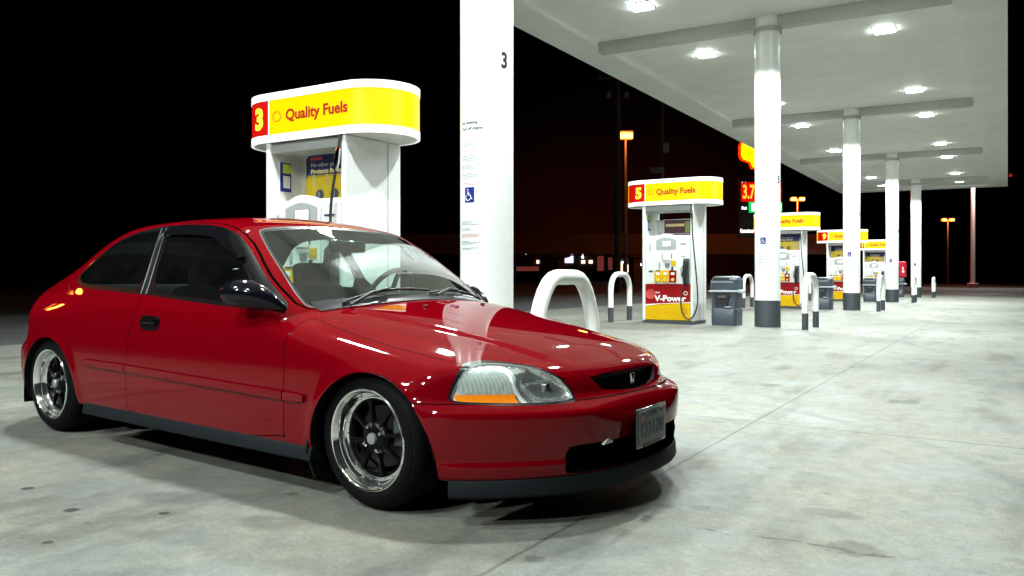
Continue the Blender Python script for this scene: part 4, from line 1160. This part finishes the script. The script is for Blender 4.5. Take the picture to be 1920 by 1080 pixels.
# panels; each leaves a thin dark gap round itself
DR = [(-.455, .775), (-.457, .649), (-.447, .515), (-.448, .38), (-.464, .214), (-1.70, .214), (-1.722, .25), (-1.700, .446), (-1.696, .637), (-1.665, .80), (-1.78, 1.206), (-1.474, 1.205), (-1.25, 1.186), (-1.09, 1.143), (-.955, 1.068), (-.71, .885), (-.56, .785)]
drp = smooth_poly(DR, 1)
sk.op(lambda P: sdf(side(P), drp), is_side, 'gap', allow=('body',))
sk.op(lambda P: sdf(side(P), drp), is_side, 'door', shift=.0045, allow=('gap',))
HD = [(-.40, 0), (-.42, .3), (-.47, .5), (-.54, .66), (-.50, .69), (-.2, .715), (.1, .715), (.30, .700), (.42, .672), (.49, .61), (.57, .535), (.64, .455), (.69, .39), (.712, .32), (.722, .2), (.726, 0)]
HD = HD + [(x, -y) for x, y in HD[-2:0:-1]]
hdp = smooth_poly(HD, 1)
hc = lambda P: (P[:, 2] > .535) & (P[:, 0] > -.6)
top2 = lambda P: P[:, :2]
sk.op(lambda P: sdf(top2(P), hdp), hc, 'gap', allow=('body',))
sk.op(lambda P: sdf(top2(P), hdp), hc, 'hood', shift=.0045, allow=('gap',))
sk.op(lambda P: np.maximum(.25 - P[:, 0], P[:, 2] - .462), lambda P: P[:, 0] > .2, 'gap', allow=('body',))
sk.op(lambda P: np.maximum(.25 - P[:, 0], P[:, 2] - .458), lambda P: P[:, 0] > .2, 'front_bumper', allow=('gap', 'body'))
sk.op(lambda P: np.maximum(P[:, 0] + 2.86, P[:, 2] - .515), lambda P: P[:, 0] < -2.7, 'gap', allow=('body',))
sk.op(lambda P: np.maximum(P[:, 0] + 2.86, P[:, 2] - .510), lambda P: P[:, 0] < -2.7, 'rear_bumper', allow=('gap', 'body'))

def face_array(labels, sidecond=None):
    C_ = None; out = []
    for f, lb in zip(sk.F, sk.L):
        if lb in labels:
            if sidecond is not None:
                y = sum(sk.V[i][1] for i in f) / len(f)
                if sidecond * y < 0: continue
            out.append(f)
    return out
def extract(name, groups, parent, push=0, walls=0, sidecond=None, pushfn=None, origin=None):
    """groups: list of (labels, material). normals come from the body function so the panels reflect cleanly"""
    faces, mi, mats = [], [], []
    for gi, (labels, m) in enumerate(groups):
        fs = face_array(labels, sidecond); faces += fs; mi += [gi] * len(fs); mats.append(m)
    used = sorted({i for f in faces for i in f}); mp = {u: i for i, u in enumerate(used)}
    P = sk.V[used]; N = grad(P); N /= np.linalg.norm(N, axis=1)[:, None]
    Q = P - N * (pushfn(P)[:, None] if pushfn else push)
    fs = [tuple(mp[i] for i in f) for f in faces]
    verts = Q.tolist(); nrm = N.tolist()
    if walls:
        ec = {}
        for f in fs:
            for i in range(len(f)):
                e_ = (f[i], f[(i + 1) % len(f)]); ec[e_] = 1
        bd = [e_ for e_ in ec if (e_[1], e_[0]) not in ec]
        W_ = P if push or pushfn else P - N * walls
        nv = {}
        for a, b in bd:
            for q_ in (a, b):
                if q_ not in nv:
                    nv[q_] = len(verts); verts.append(W_[q_].tolist()); nrm.append(None)
        for a, b in bd: fs.append((b, a, nv[a], nv[b])); mi.append(0)
    me = bpy.data.meshes.new(name); me.from_pydata(verts, [], fs)
    for m in mats: me.materials.append(m)
    me.polygons.foreach_set('material_index', mi); me.polygons.foreach_set('use_smooth', [True] * len(fs))
    me.validate(); me.update()
    if not pushfn and not walls:
        me.normals_split_custom_set_from_vertices([tuple(n_) for n_ in nrm])
    return link_mesh(name, me, parent)

body = extract('body_shell', [(('body',), M_PAINT), (('window_trim',), M_TRIMB), (('gap',), M_GAP)], car)
for s_ in (-1, 1):
    extract('door_pillar', [(('pillar',), M_PILLAR)], car, sidecond=s_)
    for x0_, x1_ in ((-1.800, -1.690), (-1.752, -1.640)):
        mb = MB(); pts = []
        for t in np.linspace(0, 1, 14):
            x_, z_ = x0_ + (x1_ - x0_) * (t + .12 * math.sin(math.pi * t)), 1.178 - .352 * t
            pts.append((x_, s_ * (float(Ys(np.array([x_]), np.array([z_]))[0]) + .001), z_))
        mb.tube(pts, .0045, mat('pillar_streak', (.16, .17, .17), .2, .7), 6); mb.build('pillar_streak', car)  # pale tubes added for the bright reflected streaks along the pillar
front_b = extract('front_bumper', [(('front_bumper',), M_PAINT)], car)
extract('rear_bumper', [(('rear_bumper',), M_PAINT)], car)
hood = extract('hood', [(('hood',), M_PAINT)], car)
doors = {}
for s_ in (-1, 1):
    doors[s_] = extract('door', [(('door',), M_PAINT)], car, sidecond=s_)
    extract('door_window', [(('door_glass',), M_GLASS)], doors[s_], sidecond=s_)
    extract('quarter_window', [(('quarter_glass',), M_GLASS)], car, sidecond=s_)
    extract('tail_lamp', [(('tail',), mat('tail_red', (.3, .005, .01), .15, coat=1))], car, sidecond=s_)
wsh = extract('windscreen', [(('windscreen',), M_WSH), (('wsh_frit',), M_TRIMB), (('wsh_seal',), mat('bright_seal', (.30, .32, .33), .18, .6))], car)
extract('hatch_window', [(('hatch_glass',), M_GLASS)], car)
g_ = extract('grille', [(('grille',), mat('grille_black', (.004, .004, .004), .6, spec=.1))], car, push=.03, walls=1)
i_ = extract('lower_intake', [(('intake',), mat('intake_black', (.002, .002, .002), .9, spec=0))], front_b, push=.06, walls=1)

# --- headlights: reflector bowl, ribbed side section, amber strip, clear lens
def bowl(P):
    ay = np.abs(P[:, 1]); z = P[:, 2]
    inner = np.clip(1 - (((ay - .475) / .10) ** 2 + ((z - .525) / .062) ** 2), 0, 1)
    outer = np.clip(1 - (((ay - .665) / .09) ** 2 + ((z - .54) / .055) ** 2), 0, 1)
    rib = .0018 * np.sin(ay * 700) * sstep((ay - .585) / .02)
    return .010 + .034 * inner ** .5 * (ay < .582) + .006 * outer ** .5 * (ay >= .578) + rib
for s_ in (-1, 1):
    hl = extract('headlight', [(('lens', 'lens_in'), M_CLEAR), (('lamp_seal',), M_GBLACK)], car, sidecond=s_)
    hs = extract('reflector', [(('lens_in',), mat('lamp_bowl', (.92, .95, .94), .15, .86, var=.1, scale=60)), (('lens',), mat('lamp_reflector', (.90, .93, .91), .35, .3, var=.12, scale=90))], hl, sidecond=s_, pushfn=bowl, walls=1)
    # dense details placed on the same skin
    def skin_pt(y, z, depth):
        x = float(Xf(np.array([y]), np.array([z]))[0]); p = np.array([[x, y, z]])
        for _ in range(6):
            f = Fn(*p.T); g = grad(p); p[:, 0] -= f / np.where(np.abs(g[:, 0]) < .3, .3, g[:, 0])
        g = grad(p); g /= np.linalg.norm(g); q_ = p[0] - g[0] * depth
        return q_
    mb = MB()
    rows = []
    for z in np.linspace(.464, .492, 3):
        rows.append([mb.bm.verts.new(skin_pt(s_ * y, z, .004)) for y in np.linspace(.597, .755, 14)])
    for a, b in zip(rows, rows[1:]):
        for i in range(13): mb.bm.faces.new((a[i], a[i + 1], b[i + 1], b[i])).material_index = mb.mi(M_AMBER)
    mb.build('amber_strip', hl)
    mb = MB(); pts = [skin_pt(s_ * (.575 + .018 * math.sin(t * math.pi)), .462 + .13 * t, .014) for t in np.linspace(0, 1, 8)]
    mb.tube(pts, .010, MATS['lamp_reflector'], 8)
    mb.build('divider', hl)
    mb = MB()
    for zz, w in ((.540, .036),):
        pts = [skin_pt(s_ * (.478 + q_), zz, .010) for q_ in np.linspace(-w, w, 6)]
        mb.tube(pts, .0028, mat('lamp_bar', (.5, .52, .5), .3, .6), 6)
    mb.build('lamp_bars', hl)
    mb = MB(); rows = []
    nr = 26
    for i in range(nr):
        y = .600 + .145 * i / (nr - 1)
        zt_ = .592 - .9 * max(0, y - .69) ** 1 ; rows.append([mb.bm.verts.new(skin_pt(s_ * y, z, .0045 - .0020 * (i % 2))) for z in np.linspace(.498, zt_, 6)])
    for a, b in zip(rows, rows[1:]):
        for j in range(5): mb.bm.faces.new((a[j], a[j + 1], b[j + 1], b[j])).material_index = mb.mi(MATS['ribbed_glass'])
    mb.build('ribbed_lens', hl, smooth=0)
    mb = MB(); c0 = skin_pt(s_ * .475, .525, .045); n0 = Vector((1, s_ * .35, .12)).normalized()
    mb.cyl(c0, Vector(c0) + n0 * .022, .014, M_CHROME, 14, .010); mb.build('bulb_cap', hl)

# --- side mouldings, sills, lip
def sidey(x, z): return float(Ys(np.array([x]), np.array([z]))[0])
def strip(name, x0, x1, zc0, zc1, hh, th, s_, par, m, e0=1, e1=1):
    mb = MB(); n = max(3, int(abs(x1 - x0) / .05)); rings = []
    for i in range(n + 1):
        t = i / n; x = x0 + (x1 - x0) * t; zc_ = zc0 + (zc1 - zc0) * t
        k = min(1, t * n / .5 if e0 else 1, (1 - t) * n / .5 if e1 else 1); k = .7 + .3 * min(1, k)
        sec = [((-hh - .002) * k, 0), (-hh * .90 * k, th), (hh * .75 * k, th), (hh * k, th * .3), (hh * k, 0)]
        rings.append([mb.bm.verts.new((x, s_ * (sidey(x, zc_ + dz) - .002 + dy), zc_ + dz)) for dz, dy in sec])
    for a, b in zip(rings, rings[1:]):
        for i in range(4): mb.bm.faces.new((a[i], a[i + 1], b[i + 1], b[i])).material_index = mb.mi(M_GAP if i == 0 else m)  # underside face coloured black as the moulding's shadow line
    for r_ in (rings[0], rings[-1]): mb.bm.faces.new(r_).material_index = mb.mi(m)
    return mb.build(name, par, smooth=30)
for s_ in (-1, 1):
    strip('side_moulding', -2.125, -1.704, .448, .446, .021, .015, s_, car, M_PAINT, 1, 0)
    strip('side_moulding', -1.696, -.452, .446, .424, .021, .015, s_, doors[s_], M_PAINT, 0, 0)
    strip('side_moulding', -.444, -.315, .424, .422, .021, .015, s_, car, M_PAINT, 0, 1)
    # black skirt below the sill
    mb = MB(); rings = []
    for x in np.linspace(-2.16, -.285, 30):
        yb = sidey(x, .21)
        rings.append([mb.bm.verts.new((x, s_ * yy, zz)) for yy, zz in ((yb - .02, .223), (yb + .002, .222), (yb + .010, .21), (yb + .016, .168), (yb + .006, .160), (yb - .06, .160))])
    for a, b in zip(rings, rings[1:]):
        for i in range(5): mb.bm.faces.new((a[i], a[i + 1], b[i + 1], b[i])).material_index = mb.mi(M_PLAST)
    for r_ in (rings[0], rings[-1]): mb.bm.faces.new(r_).material_index = mb.mi(M_PLAST)
    mb.build('side_skirt', car, smooth=30)
    for xm, nm in ((-.315, 'mud_flap'),):
        mb = MB(); mb.prism([(s_ * .56, .26), (s_ * .835, .30), (s_ * .848, .20), (s_ * .80, .085), (s_ * .62, .075)] if nm == 'mud_flap' else [(s_ * .56, .26), (s_ * .78, .28), (s_ * .79, .17), (s_ * .75, .12), (s_ * .6, .12)], 0, .012, M_PLAST, Matrix.Translation((xm, 0, 0)) @ Matrix(((0, 0, 1, 0), (1, 0, 0, 0), (0, 1, 0, 0), (0, 0, 0, 1)))); mb.build(nm, car)
    # wheel well liners
    for ax, az, ar in ARCH:
        mb = MB(); n = 24
        for k in range(n):
            t0, t1 = R(-12 + 204 * k / n), R(-12 + 204 * (k + 1) / n); rr = ar + .004
            p = lambda t, y: (ax + rr * math.cos(t), s_ * y, az + rr * math.sin(t))
            mb.quad([p(t0, .825), p(t1, .825), p(t1, .45), p(t0, .45)], M_GAP)
        mb.disc(ar + .003, 0, M_GAP, 32, Matrix.Translation((ax, s_ * .45, az)) @ RXY)
        mb.build('wheel_well', car, recalc=False)
        # rolled lip of the arch
        mb = MB(); pts = [(ax + (ar + .002) * math.cos(t), 0, az + (ar + .002) * math.sin(t)) for t in np.linspace(R(-8), R(188), 40)]
        rows = [[mb.bm.verts.new((x, s_ * (sidey(x, max(z, .2)) - d), z)) for x, _, z in pts] for d in (.001, .03)]
        for i in range(39): mb.bm.faces.new((rows[0][i], rows[0][i + 1], rows[1][i + 1], rows[1][i])).material_index = mb.mi(M_GBLACK)
        mb.build('arch_lip', car, recalc=False)
# front lip and under tray
mb = MB(); rows = []
for y in np.linspace(-.80, .80, 61):
    x = float(Xf(np.array([y]), np.array([.19]))[0]); dx = 1.0
    nn = Vector((1, 2.73 * .476 / .85 * abs(y / .85) ** 1.73 * (1 if y > 0 else -1), 0)).normalized()
    P_ = []
    for o_, z in ((-.03, .186), (.000, .184), (.005, .176), (.010, .128), (.004, .118), (-.10, .120)):
        P_.append(mb.bm.verts.new((x + nn.x * o_, y + nn.y * o_, z)))
    rows.append(P_)
for a, b in zip(rows, rows[1:]):
    for i in range(5): mb.bm.faces.new((a[i], a[i + 1], b[i + 1], b[i])).material_index = mb.mi(M_PLAST)
for r_ in (rows[0], rows[-1]): mb.bm.faces.new(r_).material_index = mb.mi(M_PLAST)
mb.build('front_lip', front_b, smooth=35)
mb = MB(); mb.box((-1.35, 0, .205), (3.6, 1.05, .012), M_GAP); mb.box((.42, 0, .17), (.5, 1.1, .012), M_GAP); mb.box((-3.05, 0, .24), (.4, 1.2, .012), M_GAP)
mb.cyl((-3.0, .45, .2), (-3.42, .45, .22), .035, M_STEEL, 14); mb.build('underbody', car)

# small white mark on the upper edge of the intake
mb = MB(); xx = float(Xf(np.array([-.30]), np.array([.316]))[0])
mb.prism([(-.335, .290), (-.265, .290), (-.275, .300), (-.285, .308), (-.305, .310), (-.32, .300)], -.010, .004, mat('white_mark', (.6, .58, .56), .6), Matrix(((0, 0, 1, xx - .004), (1, 0, 0, 0), (0, 1, 0, 0), (0, 0, 0, 1))) @ Matrix.Rotation(0, 4, 'Z'))
mb.build('bumper_mark', front_b)
# --- licence plate
pc = Vector((.862, -.045, .332)); PR = R(3)
mb = MB(); mb.box((0, 0, 0), (.010, .318, .168), M_GBLACK, bev=.003); pf = mb.build('licence_plate', front_b)
pf.location = pc; pf.rotation_euler = (0, 0, PR); pf.scale = (1, .90, .93)
mb = MB(); mb.box((.005, 0, 0), (.006, .295, .146), mat('plate_face', (.085, .095, .092), .45, var=.1, scale=30), bev=.001)
for sy in (-1, 1): mb.lathe([(.0001, .006), (.007, .005), (.008, 0)], M_BLACK, 10, Matrix.Translation((.008, sy * .09, .062)) @ Matrix.Rotation(R(90), 4, 'Y'))
mb.box((.006, 0, -.075), (.008, .20, .012), M_BLACK)
mb.box((.009, -.118, .045), (.002, .024, .022), mat('plate_mark', (.35, .10, .10), .5))
mb.build('plate_face', pf)
def platef(y0, z0):
    return lambda c: np.stack([.0085 + c[:, 2], y0 + c[:, 0], z0 + c[:, 1]], 1)
M_PTX = mat('plate_ink', (.03, .04, .09), .5)
put_text('lettering', 'CT3\u00b7L784', .088, M_PTX, pf, platef(0, -.012), ext=.0008, bold=.0010, sx=.74, align='CENTER')
put_text('lettering', 'TEXAS', .030, M_PTX, pf, platef(0, .056), ext=.0008, sx=1.0, align='CENTER')
# badge in the grille
mb = MB(); bx = .752
mb.tube([(bx, -.020, .530), (bx, -.012, .489), (bx, .012, .489), (bx, .020, .530), (bx, -.020, .530)], .0022, M_CHROME, 8)
for sy in (-1, 1): mb.tube([(bx, sy * .013, .526), (bx, sy * .007, .509), (bx, sy * .009, .492)], .0030, M_CHROME, 8)
mb.tube([(bx, -.007, .509), (bx, .007, .509)], .0028, M_CHROME, 8); mb.build('badge', g_)

# --- door furniture
for s_ in (-1, 1):
    hx, hz = -1.508, .684
    yy = sidey(hx, hz)
    mb = MB(); P = [(hx + .082 * math.copysign(abs(math.cos(t)) ** .6, math.cos(t)), hz + .037 * math.copysign(abs(math.sin(t)) ** .6, math.sin(t))) for t in np.linspace(0, 2 * math.pi, 28, endpoint=False)]
    mb.prism(P, -(yy + .009), -(yy - .01), M_VISOR, RXY) if s_ < 0 else mb.prism(P, yy - .01, yy + .009, M_VISOR, Matrix(((1, 0, 0, 0), (0, 0, 1, 0), (0, 1, 0, 0), (0, 0, 0, 1))))
    for v in mb.bm.verts:
        if s_ < 0: v.co.y = -abs(v.co.y)
    mb.box((hx + .006, s_ * (yy + .014), hz + .008), (.120, .014, .026), M_VISOR, bev=.006)
    mb.lathe([(.0001, .004), (.011, .003), (.012, 0)], M_STEEL, 12, Matrix.Translation((hx - .058, s_ * (yy + .005), hz - .020)) @ (RXY if s_ < 0 else Matrix.Rotation(R(-90), 4, 'X')))
    mb.build('door_handle', doors[s_])
    # mirror
    mb = MB()
    path = [(-.545, .768, .774), (-.558, .786, .788), (-.583, .810, .811), (-.625, .842, .833), (-.675, .865, .845), (-.725, .883, .848), (-.765, .895, .847), (-.79, .902, .843), (-.803, .905, .840)]
    fl = [(.018, .016), (.030, .024), (.044, .038), (.058, .054), (.066, .064), (.066, .064), (.056, .054), (.038, .036), (.010, .010)]
    if s_ > 0: path = [(x - .07 - .35 * (y - .768), .768 + (y - .768) * .30, .780 + (z - .780) * .85) for x, y, z in path]   # the far mirror is folded in
    mb.tube([(x, s_ * y, z) for x, y, z in path], .05, mat('mirror_shell_black', (.004, .004, .007), .10, spec=.35), 20, flat=[(a, b) if s_ < 0 else (a * .62, b * .7) for a, b in fl])
    mr_ = mb.build('wing_mirror', doors[s_], smooth=60)
    # rain visor over the door glass
    vz = [(-1.72, 1.188), (-1.6, 1.192), (-1.474, 1.190), (-1.35, 1.183), (-1.251, 1.172), (-1.16, 1.152), (-1.08, 1.118), (-1.0, 1.070), (-.93, 1.02)]
    mb = MB(); rows = []
    for i, (x, z) in enumerate(vz):
        w = .055 * min(1, (len(vz) - 1 - i) / 2.5 + .25)
        rows.append([mb.bm.verts.new((x, s_ * (sidey(x, z) + .003), z)), mb.bm.verts.new((x - (.015 if i > 4 else 0), s_ * (sidey(x, z - w * .5) + .018), z - w * .5)), mb.bm.verts.new((x - (.03 if i > 4 else 0), s_ * (sidey(x, z - w) + .020), z - w))])
    for a, b in zip(rows, rows[1:]):
        for i in range(2): mb.bm.faces.new((a[i], a[i + 1], b[i + 1], b[i])).material_index = mb.mi(M_VISOR)
    mb.build('rain_visor', doors[s_])
# wipers and cowl
def wip(p0, p1, lift):
    mb = MB(); n = 10; pts = []
    for i in range(n + 1):
        t = i / n; x = p0[0] + (p1[0] - p0[0]) * t; y = p0[1] + (p1[1] - p0[1]) * t
        pts.append((x, y, float(Zt(np.array([x]), np.array([y]))[0]) + .012 + lift * math.sin(math.pi * t)))
    mb.tube(pts, .006, M_BLACK, 8)
    a = Vector(pts[5]); b = Vector(pts[0]) + Vector((.05, 0, -.01))
    mb.tube([a + Vector((0, 0, .008)), (a + b) / 2 + Vector((.01, 0, .022)), b], .008, M_BLACK, 8); return mb.build('wiper', wsh)
wip((-.475, -.50), (-.452, .06), .008); wip((-.43, .05), (-.50, .56), .008)
mb = MB(); rows = []
for y in np.linspace(-.62, .62, 25):
    r_ = []
    for xx in (-.355, -.385, -.41, -.435):
        x = xx - .325 * y * y + .0; r_.append(mb.bm.verts.new((x, y, float(Zt(np.array([x]), np.array([y]))[0]) + .004)))
    rows.append(r_)
for a, b in zip(rows, rows[1:]):
    for i in range(3): mb.bm.faces.new((a[i], a[i + 1], b[i + 1], b[i])).material_index = mb.mi(M_TRIMB)
mb.build('cowl_panel', car)
for y in (-.22, .22):
    mb = MB(); z = float(Zt(np.array([-.22]), np.array([y]))[0]); mb.box((-.22, y, z + .004), (.022, .012, .010), M_BLACK, bev=.003); mb.build('washer_jet', hood)

# --- interior
mb = MB()
mb.box((-.80, 0, .62), (.42, 1.28, .30), M_DASH, bev=.06); mb.box((-.60, 0, .735), (.36, 1.22, .06), M_DASH, bev=.025)
mb.box((-.78, .36, .80), (.22, .40, .07), M_DASH, bev=.03); mb.build('dashboard', car)
mb = MB()
ctr = Vector((-1.02, .36, .80)); mt = Matrix.Translation(ctr) @ Matrix.Rotation(R(-64), 4, 'Y')
mb.tube([mt @ Vector((.18 * math.cos(t), .18 * math.sin(t), 0)) for t in np.linspace(0, 2 * math.pi, 33)], .015, M_DASH, 10)
mb.lathe([(.0001, .03), (.06, .025), (.07, 0), (.0001, -.02)], M_DASH, 20, mt)
for a_ in (0, 125, 235): mb.tube([mt @ Vector((.05 * math.cos(R(a_)), .05 * math.sin(R(a_)), 0)), mt @ Vector((.175 * math.cos(R(a_)), .175 * math.sin(R(a_)), 0))], .014, M_DASH, 8)
mb.build('steering_wheel', car)
for y in (-.36, .36):
    mb = MB(); mb.box((-1.36, y, .34), (.50, .50, .16), M_CLOTH, bev=.05); mb.box((-1.64, y, .60), (.14, .46, .54), M_CLOTH, ry=R(-14), bev=.055)
    mb.tube([(-1.70, y - .06, .86), (-1.70, y, .88), (-1.70, y + .06, .86)], .01, M_CLOTH, 6)
    mb.box((-1.71, y, .925), (.10, .25, .16), M_CLOTH, ry=R(-10), bev=.045); mb.build('front_seat', car)
mb = MB(); mb.box((-2.45, 0, .40), (.5, 1.2, .16), M_CLOTH, bev=.05); mb.box((-2.72, 0, .62), (.14, 1.2, .48), M_CLOTH, ry=R(-18), bev=.05); mb.build('rear_seat', car)
mb = MB(); mb.box((-1.5, 0, .25), (2.7, 1.3, .03), M_CLOTH); mb.build('cabin_floor', car)
mb = MB(); mb.box((-.99, .0, 1.088), (.035, .25, .068), M_GBLACK, bev=.014); mb.cyl((-.99, 0, 1.10), (-1.0, 0, 1.14), .010, M_GBLACK, 8); mb.build('rear_view_mirror', car)

# --- wheels
TR, LR = .281, .205
tyre_prof = [(.200, -.008), (.206, -.003), (.216, .002), (.236, .002), (.256, -.006), (.268, -.018), (.277, -.034), (TR, -.052), (TR, -.178), (.277, -.196), (.262, -.212), (.23, -.222), (.205, -.222)]
def wheel(x, s_, lip_y, name='wheel'):
    o = bpy.data.objects.new(name, None); COL.objects.link(o); o.parent = car; o.location = (x, s_ * lip_y, TR)
    # local z points outward
    o.rotation_euler = (R(90) + R(2.0), 0, 0) if s_ < 0 else (R(-90) - R(2.0), 0, 0)
    mb = MB(); mb.lathe(tyre_prof, M_TYRE, 72)
    for rr, zz in ((.243, .0025), (.229, .0025)): mb.lathe([(rr - .001, zz), (rr, zz + .0016), (rr + .001, zz)], M_TYRE, 72)
    # tread blocks hinted with grooves
    for zz in (-.085, -.115, -.145): mb.lathe([(TR + .0005, zz - .004), (TR - .004, zz), (TR + .0005, zz + .004)], M_GAP, 72)
    mb.build('tyre', o, smooth=50)
    mb = MB(); mb.lathe([(.199, -.010), (.2045, -.004), (LR, .001), (.2015, .004), (.196, .003), (.1925, -.003), (.190, -.010), (.186, -.013), (.183, -.030), (.176, -.052), (.1725, -.056)], M_LIPC, 96); mb.build('rim_lip', o, smooth=50)
    mb = MB(); mb.lathe([(.1725, -.056), (.166, -.054), (.1595, -.054), (.158, -.060), (.156, -.12)], M_LIPC, 96); mb.lathe([(.156, -.12), (.17, -.20)], M_STEEL, 64); mb.build('rim_barrel', o, smooth=50)
    mb = MB()
    mb.lathe([(.0001, -.034), (.045, -.036), (.060, -.044), (.068, -.056), (.064, -.07), (.0001, -.07)], M_WHB, 40)
    mb.lathe([(.1585, -.056), (.150, -.058), (.146, -.066), (.157, -.07)], M_WHB, 72)
    for k in range(8):
        a = 2 * math.pi * k / 8 + .2
        mt = Matrix.Rotation(a, 4, 'Z')
        mb.prism([(.045, -.012), (.10, -.0065), (.150, -.012), (.150, .012), (.10, .0065), (.045, .012)], -.066, -.048, M_WHB, mt)
        mb.tube([mt @ Vector((.048, 0, -.046)), mt @ Vector((.10, 0, -.050)), mt @ Vector((.148, 0, -.054))], [.006, .0045, .006], M_WHB, 8)
    mb.build('wheel_centre', o, smooth=40)
    mb = MB(); mb.lathe([(.0001, -.020), (.020, -.021), (.0235, -.026), (.0235, -.036)], mat('cap_silver', (.45, .47, .47), .35, .8), 28); mb.build('centre_cap', o)
    for k in range(4):
        a = 2 * math.pi * k / 4 + .5; c_ = Vector((.050 * math.cos(a), .050 * math.sin(a), -.042))
        mb = MB(); mb.cyl(c_, c_ + Vector((0, 0, .016)), .0085, M_STEEL, 6, .007); mb.lathe([(.010, .001), (.0125, .003), (.014, 0)], M_STEEL, 16, Matrix.Translation(c_)); mb.build('wheel_nut', o)
    mb = MB()
    for k in range(24):
        a = 2 * math.pi * k / 24; c_ = (.1655 * math.cos(a), .1655 * math.sin(a), -.0535)
        mb.lathe([(.0001, .003), (.0028, .002), (.003, 0)], M_STEEL, 6, Matrix.Translation(c_))
    mb.build('rim_bolts', o)
    mb = MB(); mb.lathe([(.03, -.10), (.125, -.10), (.125, -.115), (.03, -.115)], mat('worn_disc', (.012, .011, .010), .5, .3), 48, closed=True); mb.box((.10, .03, -.10), (.06, .12, .05), M_DGREY, bev=.01); mb.build('brake_disc', o)
    return o
wheel(0, -1, .803); wheel(-2.62, -1, .805); wheel(0, 1, .803); wheel(-2.62, 1, .805)
